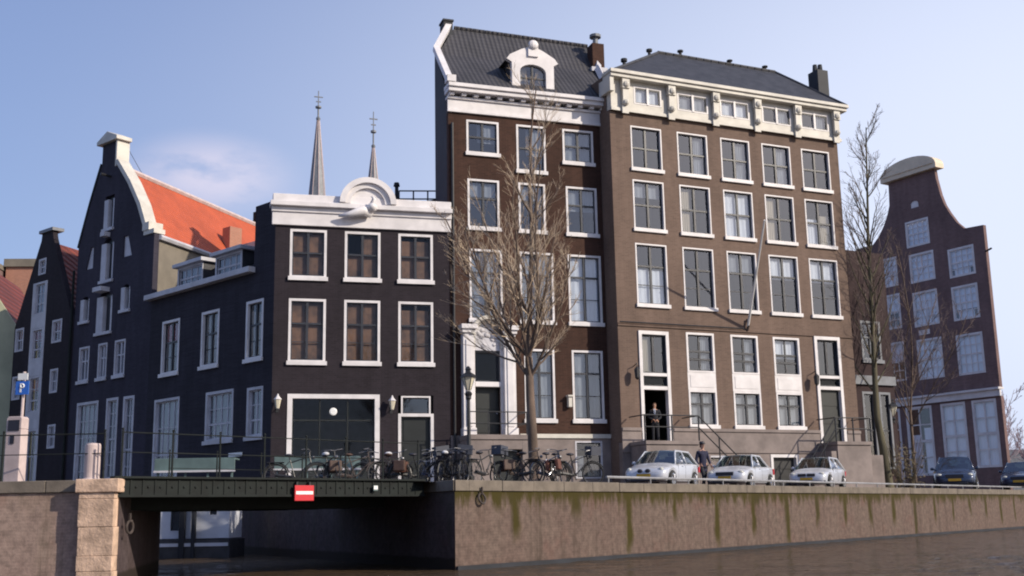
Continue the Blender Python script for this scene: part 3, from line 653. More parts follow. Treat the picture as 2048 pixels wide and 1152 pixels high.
for i in range(22):
    a = i / 22; b = (i + .86) / 22
    rg.tube([tuple(t0[k] + (t1[k] - t0[k]) * a for k in range(3)), tuple(t0[k] + (t1[k] - t0[k]) * b for k in range(3))], .1, 8)
rg.build('ridge_tiles', M['t_grey'], H3)
cp = MB()
for (a, b, wd) in ((P(.02, -.2, 15.95), P(.02, 1.9, 18.2), .13), (P(.02, 1.9, 18.2), P(.95, 3.0, 19.95), .13)):
    a, b = Vector(a), Vector(b); nrm = Vector((0, -.7, .7)) * .22
    cp.add([a + Vector((-wd, 0, 0)), a + Vector((wd, 0, 0)), b + Vector((wd, 0, 0)), b + Vector((-wd, 0, 0))] + [v + nrm for v in (a + Vector((-wd, 0, 0)), a + Vector((wd, 0, 0)), b + Vector((wd, 0, 0)), b + Vector((-wd, 0, 0)))],
           [(0, 3, 2, 1), (4, 5, 6, 7), (0, 1, 5, 4), (1, 2, 6, 5), (2, 3, 7, 6), (3, 0, 4, 7)])
cp.box(-.16, .2, -.5, -.1, 15.98, 16.25); cp.build('parapet_coping', M['white'], H3)
cp = MB()
for (a, b) in ((P(7.12, -.2, 15.95), P(7.35, 1.9, 18.3)), (P(7.35, 1.9, 18.3), P(7.6, 2.4, 19.3))):
    cp.tube([a, b], .17, 4)
cp.build('parapet_coping', M['greyw'], H3)
cm = MB(); cm.box(.6, 1.0, 2.7, 3.3, 19.0, 20.0); cm.box(.56, 1.04, 2.66, 3.34, 20.0, 20.08); cm.build('chimney', M['black_tar'], H3)
cm = MB(); cm.box(7.15, 7.7, 1.9, 2.5, 18.3, 19.45); o = cm.build('chimney', M['b_red'], H3)
cm = MB(); cm.box(7.05, 7.8, 1.8, 2.6, 18.1, 18.3); cm.build('chimney_base', M['greyw'], o)
cm = MB(); cm.lathe([(.12, 0), (.12, .35), (.26, .38), (.26, .5), (.0, .55)], (7.43, 2.2, 19.45), 10); cm.build('chimney_pot', M['lead'], o)
# side walls: tarred left gable wall
sm = MB(); sm.quad((0, .26, -.4), (0, .26, 15.9), (.0, 1.9, 18.1), (0.0, 2.0, 18.1), (.0, 2.0, -.4)); sm.quad((0, 2, -.4), (0, 2, 18.1), (1.0, 3, 19.7), (2.5, 9, 16), (2.5, 9, -.4))
sm.quad((2.5, 9, -.4), (2.5, 9, 16), (6.9, 9, 16), (6.9, 9, -.4)); sm.quad((.1, 0, 16), (6.9, 0, 16), (6.9, 9, 16), (2.5, 9, 16)); sm.build('side_wall', M['black_tar'], H3)
sm = MB(); sm.quad((W3, .2, -.4), (W3, 9, -.4), (W3, 9, 16), (W3, .2, 16)); sm.build('party_wall', M['b_red'], H3)
sm = MB(); [sm.box(.3, 6.8, .4, 1.9, z, z + .2) for z in (2.2, 5.8, 9.7, 12.35, 15.0)]; sm.build('floors', M['black_tar'], H3)
# dormer
d = MB(); xf = Matrix.Translation((0, .0, 0)); op = arcp(3.07, 4.2, 16.2, 16.95, 10, .32)
d.panel([(2.72, 16.0), (4.55, 16.0), (4.55, 17.3), (4.75, 17.42), (4.6, 17.62), (4.1, 17.9), (3.64, 18.08), (3.15, 17.9), (2.65, 17.62), (2.5, 17.42), (2.72, 17.3)], [op], .0, .22, .2)
dm = d.build('dormer', M['white'], H3)
d = MB(); d.box(2.8, 2.95, .2, 2.6, 16.0, 17.6); d.box(4.32, 4.47, .2, 2.6, 16.0, 17.6); d.prism([(2.6, 17.55), (4.65, 17.55), (3.64, 17.95)], .2, 2.8); d.build('dormer_body', M['slate'], dm)
d = MB(); d.sphere((3.64, -.1, 18.1), .2, 10, 7, (1.1, .6, 1)); d.box(3.42, 3.86, -.08, .14, 17.6, 18.0); d.build('dormer_ornament', M['white'], dm, smooth=False)
d = MB(); d.box(3.6, 3.68, .1, .14, 16.2, 17.24); d.box(3.1, 4.18, .1, .14, 16.68, 16.73); d.box(3.1, 4.18, .1, .14, 16.2, 16.26); d.build('sash', M['sash'], dm)
d = MB(); d.quad((3.05, .15, 16.2), (4.22, .15, 16.2), (4.22, .15, 17.3), (3.05, .15, 17.3)); d.build('pane', M['glass'], dm)
d = MB(); d.quad((3.05, .4, 16.2), (3.4, .4, 16.2), (3.5, .4, 17.3), (3.05, .4, 17.3)); d.quad((3.95, .4, 16.2), (4.2, .4, 16.2), (4.2, .4, 17.3), (3.85, .4, 17.3)); d.build('curtain', M['c_cream'], dm)
# door surround
d = MB()
for (x0, x1) in ((.42, .86), (2.06, 2.52)):
    d.box(x0, x1, -.34, -.003, 2.08, 5.95); d.box(x0 + .1, x1 - .1, -.38, -.34, 2.4, 5.7); d.box(x0 - .05, x1 + .05, -.42, -.003, 5.96, 6.1); d.box(x0 - .1, x1 + .1, -.5, -.003, 6.1, 6.28)
    d.box(x0 - .04, x1 + .04, -.42, -.003, 2.04, 2.35)
d.box(.86, .94, -.14, -.003, 2.1, 5.4); d.box(1.97, 2.06, -.14, -.003, 2.1, 5.4); d.box(.94, 1.97, -.16, .1, 3.93, 4.12)
sd = d.build('door_surround', M['white'], H3, bevel=.015)
d = MB()
for i in range(16):
    a0, a1 = math.pi * i / 16, math.pi * (i + 1) / 16; cx_, cz_ = 1.46, 5.92
    for ra, rb, ya in ((.5, .6, -.2), (.6, .74, -.42)):
        d.prism([(cx_ + ra * math.cos(a0), cz_ + ra * math.sin(a0)), (cx_ + rb * math.cos(a0), cz_ + rb * math.sin(a0)), (cx_ + rb * math.cos(a1), cz_ + rb * math.sin(a1)), (cx_ + ra * math.cos(a1), cz_ + ra * math.sin(a1))], ya, -.004)
d.box(.86, .94, -.2, -.003, 5.4, 5.92); d.box(1.97, 2.06, -.2, -.003, 5.4, 5.92)
d.build('door_arch', M['cream'], sd)
d = MB(); d.prism(arcp(.94, 1.97, 5.33, 5.92, 12, .5), -.08, -.004)
rr = random.Random(3)
for i in range(14): d.sphere((1.46 + rr.uniform(-.36, .36), -.09, 5.5 + rr.uniform(0, .62)), rr.uniform(.06, .1), 7, 5, (1, .5, 1))
d.build('carved_panel', M['greyw'], sd)
dooro(H3, .93, 1.97, 2.12, 3.93, rec=.16, panels=2)
window(H3, .94, 1.97, 4.12, 5.32, '', style='none', fw=.05, fmat='sash', sill=False, glass='glassdim', rec=.1)
# stoop
s = MB(); s.box(.3, 2.65, -1.3, -.065, 1.86, 2.04)
s.box(.32, 1.25, -1.25, -.065, -.4, 1.855); s.box(2.4, 2.63, -1.25, -.065, -.4, 1.855); s.box(1.25, 2.4, -1.25, -.065, 1.5, 1.855)
st = s.build('stoop', M['stone'], H3, bevel=.01)
s = MB(); s.box(1.3, 2.35, -.95, -.9, -.2, 1.5); s.build('basement_door', M['doorgreen'], st)
s = MB()
for z in (2.45, 2.88): s.tube([(.34, -1.22, z), (2.6, -1.22, z), (2.6, -.1, z)], .022, 6)
for x in (.34, 1.1, 1.85, 2.6): s.tube([(x, -1.22, 2.02), (x, -1.22, 2.9)], .024, 6)
s.build('railing', M['black'], st)
s = MB(); s.box(4.72, 4.86, -.2, -.003, 3.2, 3.6); s.box(4.68, 4.9, -.26, -.003, 3.6, 3.66); s.build('wall_box', M['cream'], H3)
s = MB(); s.tube([(.14, -.08, -.3), (.14, -.08, 14.4)], .05, 8); s.build('drainpipe', M['black'], H3)

# ---------------------------------------------------------------- H4: wide brown brick house
H4 = house('wide_brown_house', 'wide pinkish brown brick house, five windows across, with cream attic and dark hipped roof', (4.13, 44.3), 66)
W4 = 11.6
ux = [(.93, 2.40), (3.15, 4.65), (5.31, 6.80), (7.43, 8.95), (9.54, 11.08)]
gx = [(3.12, 4.46), (5.26, 6.62), (7.38, 8.74)]
holes = []
rows4 = [(12.92, 14.74), (10.38, 12.44), (7.27, 9.78)]
for z0, z1 in rows4: holes += [(a, b, z0, z1) for a, b in ux]
holes += [(a, b, 2.47, 6.24) for a, b in gx] + [(.9, 2.28, 1.8, 6.2), (9.5, 10.86, 1.84, 6.36)]
facade(H4, [(0, 2.27), (.9, 2.27), (.9, 1.8), (2.28, 1.8), (2.28, 2.27), (9.5, 2.27), (9.5, 1.84), (10.86, 1.84), (10.86, 2.27), (W4, 2.27), (W4, 15.2), (0, 15.2)][:0] or [(0, 1.79), (W4, 1.79), (W4, 15.3), (0, 15.3)], holes, 'b_brown')
curs = [['', 'right', 'right', 'right', ''], ['toplight', 'left', 'white', 'left', 'botleft'], ['bottom', '', 'toplight', 'top', 'top']]
for (z0, z1), cr in zip(rows4, curs):
    for (a, b), cc in zip(ux, cr): window(H4, a, b, z0, z1, cc, fw=.06, split=.5 if z0 > 8 else .64, rows=3 if z0 < 8 else 2, rec=.1)
for (a, b) in gx:
    window(H4, a, b, 4.62, 6.24, 'blinds' if a > 7 else 'right', fw=.09, style='blind', sill=False, rec=.1, smat='sash')
    window(H4, a, b, 2.47, 3.9, 'full', fw=.08, split=.64, rec=.1)
    p = MB(); p.box(a, b, .0, .12, 3.902, 4.618); p.box(a + .12, b - .12, -.015, 0, 4.02, 4.5); p.build('panel', M['white'], H4)
for (a, b, z0, z1, dz, mat) in ((.9, 2.28, 1.8, 6.2, 3.92, 'black'), (9.5, 10.86, 1.84, 6.36, 4.14, 'doorgreen')):
    f = MB(); f.box(a, a + .14, -.06, .16, z0, z1); f.box(b - .14, b, -.06, .16, z0, z1); f.box(a + .14, b - .14, -.06, .16, z1 - .14, z1)
    f.box(a + .14, b - .14, -.05, .16, dz - .06, dz + .08); f.box(a + .14, b - .14, -.05, .16, 4.4 + (z0 - 1.8) * 4, 4.52 + (z0 - 1.8) * 4)
    f.build('door_frame', M['white'], H4)
    if a > 5: dooro(H4, a + .14, b - .14, z0, dz - .06, mat, rec=.12, panels=3)
    else:
        # this door stands open: the leaf is swung inwards, the hall behind is dark
        l = MB(Matrix.Translation((a + .16, .17, 0)) @ Matrix.Rotation(R(82), 4, 'Z')); l.box(0, 1.08, 0, .05, z0, dz - .08); o = l.build('door', M['black'], H4)
        l = MB(Matrix.Translation((a + .16, .17, 0)) @ Matrix.Rotation(R(82), 4, 'Z')); l.sphere((1.0, -.04, z0 + 1), .035, 8, 6); l.build('handle', M['chrome'], o)
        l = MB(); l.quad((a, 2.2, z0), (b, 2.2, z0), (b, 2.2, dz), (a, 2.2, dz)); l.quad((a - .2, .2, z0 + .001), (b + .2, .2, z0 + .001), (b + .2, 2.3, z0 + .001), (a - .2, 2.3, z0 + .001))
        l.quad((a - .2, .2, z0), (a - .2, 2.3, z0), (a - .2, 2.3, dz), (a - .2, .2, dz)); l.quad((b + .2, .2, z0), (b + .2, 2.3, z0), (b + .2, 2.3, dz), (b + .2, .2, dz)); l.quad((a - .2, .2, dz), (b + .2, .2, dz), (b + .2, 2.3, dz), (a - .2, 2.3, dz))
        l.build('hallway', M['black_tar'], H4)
    window(H4, a + .14, b - .14, 4.52 + (z0 - 1.8) * 4, z1 - .14, 'left' if a < 5 else '', fw=.03, style='T', split=.0, sill=False, fmat='sash', rec=.08)
    window(H4, a + .14, b - .14, dz + .08, 4.4 + (z0 - 1.8) * 4, '', fw=.03, style='none', sill=False, fmat='sash', rec=.08, glass='glassdim')
facade(H4, [(0, -.4), (W4, -.4), (W4, 1.78), (0, 1.78)], [(3.1, 4.6, .1, 1.3), (6.9, 8.3, -.3, 1.35)], 'stone', name='plinth')
f = MB()
for (a, b) in ((0.0, .86), (2.32, 9.46), (10.9, W4)): f.box(a, b, -.05, -.003, 1.4, 2.24); f.box(a, b, -.1, -.003, 2.24, 2.36)
f.build('plinth_band', M['stone'], H4)
window(H4, 3.1, 4.6, .1, 1.3, '', style='T', sill=False, fmat='greyw', fw=.08)
dooro(H4, 6.9, 8.3, -.3, 1.35, 'black', fw=.12, fmat='white')
f = MB(); f.box(-.01, W4 + .01, -.05, -.003, 6.36, 6.44); f.build('string_course', M['b_brown'], H4)
f = MB(); f.tube([(0.05, -.1, 6.5), (5.9, -.1, 6.5)], .03, 5); f.build('cable', M['black'], H4)
# attic
ax = [(1.1, 2.42), (3.2, 4.72), (5.33, 6.83), (7.5, 9.05), (9.56, 11.1)]
f = MB(); f.panel([(0.02, 15.3), (W4 + .1, 15.3), (W4 + .1, 16.62), (.02, 16.62)], [rect(a, b, 15.66, 16.44) for a, b in ax], -.1, .35, .14)
f.box(0, W4 + .14, -.16, -.102, 15.26, 15.4); fz = f.build('frieze', M['cream'], H4)
for (a, b), cc in zip(ax, ('white', 'full', 'white', 'right', 'right')): window(H4, a, b, 15.66, 16.44, cc, fw=.07, style='none', sill=False, rec=.02, xf=Matrix.Translation((0, -.1, 0)))
for (a, b) in ax: c = (a + b) / 2; f = MB(); f.box(c - .05, c + .05, -.13, 0, 15.67, 16.43); f.build('mullion', M['white'], H4)
for bx_ in (.62, 2.82, 5.02, 7.16, 9.3, 11.42):
    f = MB(); f.box(bx_ - .17, bx_ + .17, -.36, -.17, 16.2, 16.61); f.box(bx_ - .13, bx_ + .13, -.3, -.17, 15.55, 16.2); f.sphere((bx_, -.34, 16.36), .15, 8, 6, (1, .8, 1)); f.sphere((bx_, -.28, 15.6), .14, 8, 6)
    f.box(bx_ - .15, bx_ + .15, -.24, -.17, 15.15, 15.5); f.build('bracket', M['cream'], H4)
f = MB(); f.box(-.12, W4 + .34, -.42, .3, 16.62, 16.77); f.box(-.16, W4 + .4, -.50, .3, 16.772, 16.92); f.box(-.14, .05, -.35, .6, 16.0, 16.62); f.build('cornice', M['cream'], H4, bevel=.015)
rm = MB(); e = [(.1, -.4, 16.91), (W4 + .35, -.4, 16.91), (W4 + .35, 8, 16.91), (0, 8, 16.91)]; t0, t1 = (4.3, 3, 19.6), (10.8, 3, 19.6)
rm.quad(e[0], e[1], t1, t0); rm.quad(e[1], e[2], t1); rm.quad(e[2], e[3], t0, t1); rm.quad(e[3], e[0], t0); rm.build('roof', M['slate'], H4)
rg = MB()
for i in range(16): rg.tube([(4.3 + 6.5 * i / 16, 3, 19.62), (4.3 + 6.5 * (i + .88) / 16, 3, 19.62)], .09, 8)
for (p, q) in ((e[0], t0), (e[1], t1)): rg.tube([p, q], .08, 6)
rg.build('ridge_tiles', M['slate'], H4)
cm = MB(); cm.box(12.15, 12.75, 1.6, 2.3, 16.9, 19.45); o = cm.build('chimney', M['black_tar'], H4)
cm = MB(); cm.lathe([(.13, 0), (.1, .35), (0, .36)], (12.3, 1.95, 19.45), 8); cm.lathe([(.13, 0), (.1, .4), (0, .41)], (12.6, 1.95, 19.45), 8); cm.build('chimney_pot', M['black_tar'], o)
for (x, y, z, h) in ((3.6, 2.6, 19.0, .5), (5.5, 3, 19.55, .35), (8.2, 3, 19.55, .28), (10.2, 3, 19.55, .28), (1.0, .4, 17.2, .6)):
    cm = MB(); cm.lathe([(.07, 0), (.07, h * .8), (.14, h * .8), (.14, h), (0, h + .02)], (x, y, z), 8); cm.build('vent_pipe', M['black_tar'], H4)
rm = MB(); rm.quad((W4, .25, -.4), (W4, 8, -.4), (W4, 8, 16.9), (W4, .25, 16.9)); rm.quad((0, .25, -.4), (0, .25, 16.9), (0, 8, 16.9), (0, 8, -.4)); rm.quad((0, 8, -.4), (0, 8, 16.91), (W4, 8, 16.91), (W4, 8, -.4)); rm.build('side_wall', M['b_brown'], H4)
rm = MB(); [rm.box(.1, W4 - .1, 2.4, 7.9, z, z + .2) for z in (2.0,)]; [rm.box(.1, W4 - .1, .4, 7.9, z, z + .2) for z in (6.6, 9.95, 12.6, 15.0, 16.6)]; rm.build('floors', M['black_tar'], H4)
# stoops with iron rails
def stoop(root, x0, x1, z, side, steps=7):
    s = MB(); s.box(x0, x1, -1.3, -.065, z - .16, z - .02); s.box(x0 + .04, x1 - .04, -1.24, -.065, -.4, z - .165)
    for k in range(steps):
        h = z - .18 - (z / steps) * (k + 1) * .9
        xa = x1 + k * .26 if side > 0 else x0 - (k + 1) * .26
        s.box(xa, xa + .26, -1.2, -.1, -.4, max(h + .1, -.1))
    st = s.build('stoop', M['stone'], root, bevel=.01)
    r_ = MB(); rl = 1.0; L = steps * .26
    for yy in (-1.25,):
        for dz in (.95, .5):
            r_.tube([(x0, yy, z + dz), (x1, yy, z + dz)], .026, 6)
            if side > 0: r_.tube([(x1, yy, z + dz), (x1 + L, yy, z + dz - z * .9)], .026, 6)
            else: r_.tube([(x0, yy, z + dz), (x0 - L, yy, z + dz - z * .9)], .026, 6)
        for x in (x0, (x0 + x1) / 2, x1): r_.tube([(x, yy, z - .05), (x, yy, z + .95)], .03, 6)
        xe = x1 + L if side > 0 else x0 - L
        r_.tube([(xe, yy, -.3), (xe, yy, z * .1 + .95)], .03, 6)
        xm = x1 + L / 2 if side > 0 else x0 - L / 2
        r_.tube([(xm, yy, 0), (xm, yy, z * .55 + .95)], .026, 6)
    for x in (x0, x1): r_.tube([(x, -1.25, z + .95), (x, -.1, z + .95)], .026, 6)
    r_.build('railing', M['black'], st)
stoop(H4, .3, 2.7, 1.8, 1); stoop(H4, 9.3, 11.1, 1.84, -1, 5)
for (x, z) in ((.62, 4.75), (9.28, 4.75)):
    f = MB(); f.tube([(x, -.02, z), (x, -.3, z + .1), (x, -.3, z)], .02, 5); f.lathe([(.03, 0), (.1, .08), (.13, .4), (.0, .55)], (x, -.3, z - .55), 6); f.build('wall_lantern', M['black'], H4)
# flagpole
f = thing('flagpole', 'bare white flagpole slanting up from the middle of the brown facade', 'flagpole', world_of(H4, (6.1, -.05, 6.6)), H4.rotation_euler.z, scale=KK)
mb = MB(); mb.tube([(0, -.06, 0), (-1.1, -3.1, 3.7)], [.055, .035], 8); mb.build('pole', M['signwhite'], f)
mb = MB(); mb.tube([(0, .0, -.15), (0, -.1, .02), (0.02, -.02, .3)], .06, 8); mb.build('bracket', M['rust'], f)
# wall lanterns on the dark corner house
for (x, z) in ((.2, 3.42), (4.36, 3.4)):
    wp = world_of(H2, (x, 0, z - .35)); lab = 'small white wall lantern at the left corner of the dark house' if x < 1 else 'small white wall lantern between the shop front and the narrow door'
    f = thing('wall_lantern', lab, 'wall lantern', wp, H2.rotation_euler.z, 'wall lanterns on the dark house', KK)
    mb = MB(); mb.tube([(0, 0, .0), (0, -.22, -.05), (0, -.26, .05)], .018, 6); mb.box(-.05, .05, -.02, 0, -.15, .15); mb.build('bracket', M['black'], f)
    mb = MB(); mb.lathe([(.06, -.02), (.12, .28), (.12, .3)], (0, -.26, 0), 6); mb.build('glass', M['lantern'], f)
    mb = MB(); mb.lathe([(.15, .3), (.05, .42), (.02, .5), (0, .5)], (0, -.26, 0), 6); mb.lathe([(.0, -.06), (.07, -.02), (0, -.02)], (0, -.26, 0), 6); mb.build('cap', M['white'], f)
wp = world_of(H2, X2 @ Vector((6.35, -.03, 1.52)))
mb = MB(); mb.box(0, 1.0, -.03, 0, -.08, .08); o = mb.build('name_plate', M['signwhite']); o.location = wp; o.rotation_euler = (0, 0, R(-43.6)); tag(o, 'blank white street name plate low on the dark side wall', 'sign')

# ---------------------------------------------------------------- roof terrace behind the corner house
t = thing('roof_terrace_house', 'dark rear building with railed roof terrace seen above the white cornice', 'house', (-5.4, 52.5, 0), R(16))
mb = MB(); mb.box(0, 4.6, 0, 4, 0, 13.35); mb.build('wall', M['black_tar'], t)
mb = MB()
for z in (13.7, 14.1, 14.5): mb.tube([(0.1, .05, z), (4.5, .05, z + .25)], .035, 6)
for x in (.1, .8, 1.5, 2.2, 2.9, 3.6, 4.3): mb.tube([(x, .05, 13.3), (x, .05, 14.5 + x * .055)], .04, 6)
mb.build('railing', M['sash'], t)
mb = MB(); mb.prism([(.4, 13.36), (4.6, 13.36), (4.6, 14.75), (2.4, 14.5), (.6, 14.1)], .9, 3.8); mb.build('roof_hut', M['slate'], t)
mb = MB(); mb.prism([(-.5, 12.5), (.1, 12.5), (.1, 14.4), (-.3, 14.2), (-.5, 13.8)], .2, 2); mb.build('stair_hood', M['black_tar'], t)
mb = MB(); mb.lathe([(.09, 0), (.09, .6), (.16, .62), (.12, .8), (0, .82)], (.05, .4, 14.2), 8); mb.build('vent_pipe', M['black_tar'], t)

# ---------------------------------------------------------------- H1: dark warehouse with orange roof
W1 = 6.26
o1 = Vector((-15.31, 47.51)) + Vector((-.766, .6428)) * W1
H1 = house('gabled_warehouse', 'blue-black brick warehouse with narrow neck gable and bright orange tiled roof', o1, 130)
def q(a, b): return (W1 - a, W1 - b)
out1 = [(0, -.4), (W1, -.4), (W1, 11.35), (5.55, 11.5), (4.88, 12.75), (4.02, 13.95), (3.05, 15.2), (2.85, 15.5), (2.85, 16.25), (1.68, 16.25), (1.68, 15.35), (.85, 13.65), (0, 11.65)]
A1 = arcp(2.1, 3.05, 9.75, 11.25, 8, .45); A2 = arcp(1.95, 3.15, 7.4, 8.75, 8, .5); A3 = arcp(.52, 1.2, 8.1, 8.95, 6, .3); A4 = arcp(3.9, 4.55, 8.2, 9.05, 6, .3)
A5 = [(.75, 10.5), (1.35, 10.5), (1.35, 11.5), (1.1, 11.5)]; A6 = [(3.85, 10.6), (4.55, 10.6), (4.2, 11.55), (3.85, 11.55)]
trio = [(.59, 1.47, 5.35, 6.92), (2.2, 2.95, 5.35, 6.92), (3.55, 4.4, 5.35, 6.92)]
gr = [(.65, 2.45, -.2, 4.4), (3.1, 4.05, .9, 4.42), (4.45, 5.3, -.1, 4.4)]
facade(H1, out1, [A1, A2, A3, A4, A5, A6, (2.15, 2.9, 12.15, 13.7)] + trio + gr, 'b_dark2', reveal=.22)
for h in trio: window(H1, *h, 'full', fmat='greyw', smat='greyw', style='T', rec=.08, fw=.09, split=.6)
for h in gr: window(H1, *h, 'full', fmat='greyw', smat='greyw', style='grid', cols=4 if h[1] - h[0] > 1.5 else 2, rows=6, rec=.08, fw=.12, sill=False)
def shutters(poly, side, mat='greyw', fr=.0):
    xs = [p[0] for p in poly]; x0, x1 = min(xs), max(xs); zs = [p[1] for p in poly]; z0, z1 = min(zs), max(zs); w_ = (x1 - x0)
    f = MB(); f.prism([(x, z) for x, z in poly], .17, .21); wn = f.build('window', M['sash'], H1)
    f = MB()
    for (a, b) in ((x0 - .02, x0 + w_ * .42), (x1 - w_ * .10, x1 + .02)):
        f.box(a, b, -.03 if a < x0 else .0, .16, z0, z1 - (z1 - z0) * .12)
    f.build('shutter', M[mat], wn)
    f = MB(); f.box(x0 - .08, x1 + .08, -.1, .1, z0 - .12, z0 + .01); f.build('sill', M[mat], wn)
shutters(A1, 0); shutters(A2, 0); shutters(A3, 0); shutters(A4, 0); shutters(rect(2.15, 2.9, 12.15, 13.7), 0)
for A in (A5, A6):
    f = MB(); f.prism(A, .06, .2); wn = f.build('window', M['greyw'], H1)
f = MB(); f.box(2.2, 2.9, -.45, -.005, 9.2, 9.4); f.build('ledge', M['greyw'], H1)
f = MB(); f.box(2.35, 2.7, -.3, -.005, 11.75, 11.95); f.build('ledge', M['greyw'], H1)
f = MB(); f.tube([(2.5, 0, 14.6), (2.5, -.5, 14.62)], .06, 6); f.build('hoist_beam', M['black'], H1)
f = MB(); f.prism([(1.42, 16.25), (3.12, 16.25), (3.12, 16.42), (2.27, 16.78), (1.42, 16.42)], -.18, .62); f.box(2.86, 2.98, -.05, .6, 15.0, 16.25); f.build('gable_cap', M['cream'], H1, bevel=.02)
f = MB()
for (p, q_) in (((2.95, 15.25), (4.08, 14.0)), ((4.08, 14.0), (4.95, 12.8)), ((4.95, 12.8), (5.62, 11.5))):
    f.add([(p[0] - .08, -.06, p[1]), (p[0] + .16, -.06, p[1] + .05), (q_[0] + .16, -.06, q_[1] + .05), (q_[0] - .08, -.06, q_[1]), (p[0] - .08, .5, p[1]), (p[0] + .16, .5, p[1] + .05), (q_[0] + .16, .5, q_[1] + .05), (q_[0] - .08, .5, q_[1])],
          [(0, 3, 2, 1), (4, 5, 6, 7), (1, 2, 6, 5), (0, 4, 7, 3), (0, 1, 5, 4), (2, 3, 7, 6)])
f.box(5.45, 5.95, -.1, .6, 11.5, 11.85); f.box(5.5, 6.3, -.06, .5, 11.3, 11.5)
f.build('gable_coping', M['cream'], H1)
f = MB()
for (p, q_) in (((1.68, 15.35), (.85, 13.65)), ((.85, 13.65), (0, 11.65))):
    f.add([(p[0] - .1, -.03, p[1] + .05), (p[0], -.03, p[1]), (q_[0], -.03, q_[1]), (q_[0] - .1, -.03, q_[1] + .05), (p[0] - .1, .3, p[1] + .05), (p[0], .3, p[1]), (q_[0], .3, q_[1]), (q_[0] - .1, .3, q_[1] + .05)], [(0, 1, 2, 3), (4, 7, 6, 5), (0, 3, 7, 4), (1, 5, 6, 2), (0, 4, 5, 1)])
f.build('gable_coping', M['iron'], H1)
# skewed body: depth direction = 18.8 deg right of the camera axis, in local axes
dv = Vector((math.sin(R(18.8)), math.cos(R(18.8)))); lx = Vector((math.sin(R(130)), math.cos(R(130)))); ly = Vector((-lx.y, lx.x))
sk = Vector((dv.dot(lx), dv.dot(ly), 0))
LR = 12.6; rp = Vector((3.05, .25, 14.9)); ev = Vector((6.2, .25, 11.2)); el = Vector((0, .25, 11.2))
rm = MB(); rm.quad(ev, ev + sk * LR, rp + sk * LR, rp); rm.quad(rp, rp + sk * LR, el + sk * LR, el); rm.build('roof', M['t_orange'], H1)
rg = MB(); rg.tube([rp + Vector((0, 0, .06)), rp + sk * LR + Vector((0, 0, .06))], .13, 6); rg.build('ridge', M['pinkstone'], H1)
g2 = MB(); g2.tube([ev + Vector((.1, 0, -.05)), ev + sk * LR + Vector((.1, 0, -.05))], .12, 6); g2.build('gutter', M['greyw'], H1)
wm = MB(); wz = Vector((0, 0, 1))
def vq(mb, a, b, z0, z1): mb.quad((a.x, a.y, z0), (b.x, b.y, z0), (b.x, b.y, z1), (a.x, a.y, z1))
vq(wm, ev, ev + sk * LR, -.4, 11.2); vq(wm, el + sk * LR, el, -.4, 11.2)
e_, f_ = ev + sk * LR, el + sk * LR; wm.quad((e_.x, e_.y, -.4), (f_.x, f_.y, -.4), tuple(f_), tuple(rp + sk * LR), tuple(e_)); wm.build('side_wall', M['plaster'], H1)
def at_roof(s, t): return ev * (1 - t) + rp * t + sk * s
c = at_roof(6.4, .22); cm = MB(); cm.box(c.x - .3, c.x + .3, c.y - .35, c.y + .35, c.z - .4, c.z + 1.15); cm.build('chimney', M['b_orange'], H1)
cm = MB(); cm.box(c.x - .15, c.x + 1.1, c.y + .6, c.y + 1.3, c.z - .2, c.z + .45); cm.build('roof_hatch', M['greyw'], H1)
c = at_roof(11.9, 1.0); cm = MB(); cm.box(c.x - .3, c.x + .3, c.y - .35, c.y + .35, c.z - .4, c.z + .9); o = cm.build('chimney', M['b_red'], H1)
cm = MB(); cm.lathe([(.12, 0), (.1, .3), (0, .3)], (c.x, c.y, c.z + .9), 8); cm.build('chimney_pot', M['b_orange'], o)
f = MB(); f.tube([(2.9, .3, 16.3), tuple(rp + sk * 1.6)], .015, 4); f.build('stay_rod', M['black'], H1)

# ---------------------------------------------------------------- H0: small gabled house
W0 = 5.65
oo = o1 + Vector((-.766, .6428)) * W0
H0 = house('small_gabled_house', 'narrow purple-black gabled house with white central window strip and red-brown roof', oo, 130)
st0 = [(1.78, 2.82, 8.95, 10.55), (1.78, 2.82, 6.75, 8.3), (1.78, 2.82, 4.25, 6.0), (1.78, 2.82, -.2, 3.5)]
sw0 = [(2.0, 2.72, 10.9, 11.7), (.12, .95, 7.35, 8.5), (3.65, 4.55, 7.4, 8.5), (.12, .92, 5.0, 6.15), (3.72, 4.44, 5.05, 6.18), (3.8, 4.5, 2.5, 3.6)]
facade(H0, [(0, -.4), (W0, -.4), (W0, 8.3), (5.3, 8.6), (3.25, 12.6), (3.15, 12.95), (2.15, 12.95), (2.1, 12.6), (.0, 8.6)], st0 + sw0, 'b_dark')
for h, c_ in zip(st0, ('full', 'red', 'red', '')): window(H0, *h, c_, fmat='greyw', smat='greyw', style='grid', cols=2, rows=3, sill=False, fw=.1)
for h in sw0: window(H0, *h, 'red' if h[0] in (.12, 3.65) and h[2] > 7 else 'full', fmat='greyw', smat='greyw', style='grid', cols=2, rows=2, sill=False, fw=.1)
f = MB()
for (a, b) in ((8.3, 8.95), (6.0, 6.75), (3.5, 4.25)): f.box(1.78, 2.82, -.02, .1, a + .002, b - .002)
f.box(1.62, 1.775, -.02, -.002, -.2, 10.55); f.box(2.825, 2.98, -.02, -.002, -.2, 10.55); f.build('panel', M['greyw'], H0)
f = MB(); f.box(2.0, 3.3, -.1, .5, 12.95, 13.1); f.build('gable_cap', M['lead'], H0)
rm = MB(); a, b, c = Vector((5.5, .2, 8.3)), Vector((0, .2, 8.3)), Vector((2.7, .2, 12.5))
rm.quad(a, a + sk * 12, c + sk * 12, c); rm.quad(c, c + sk * 12, b + sk * 12, b); rm.build('roof', M['t_red'], H0)
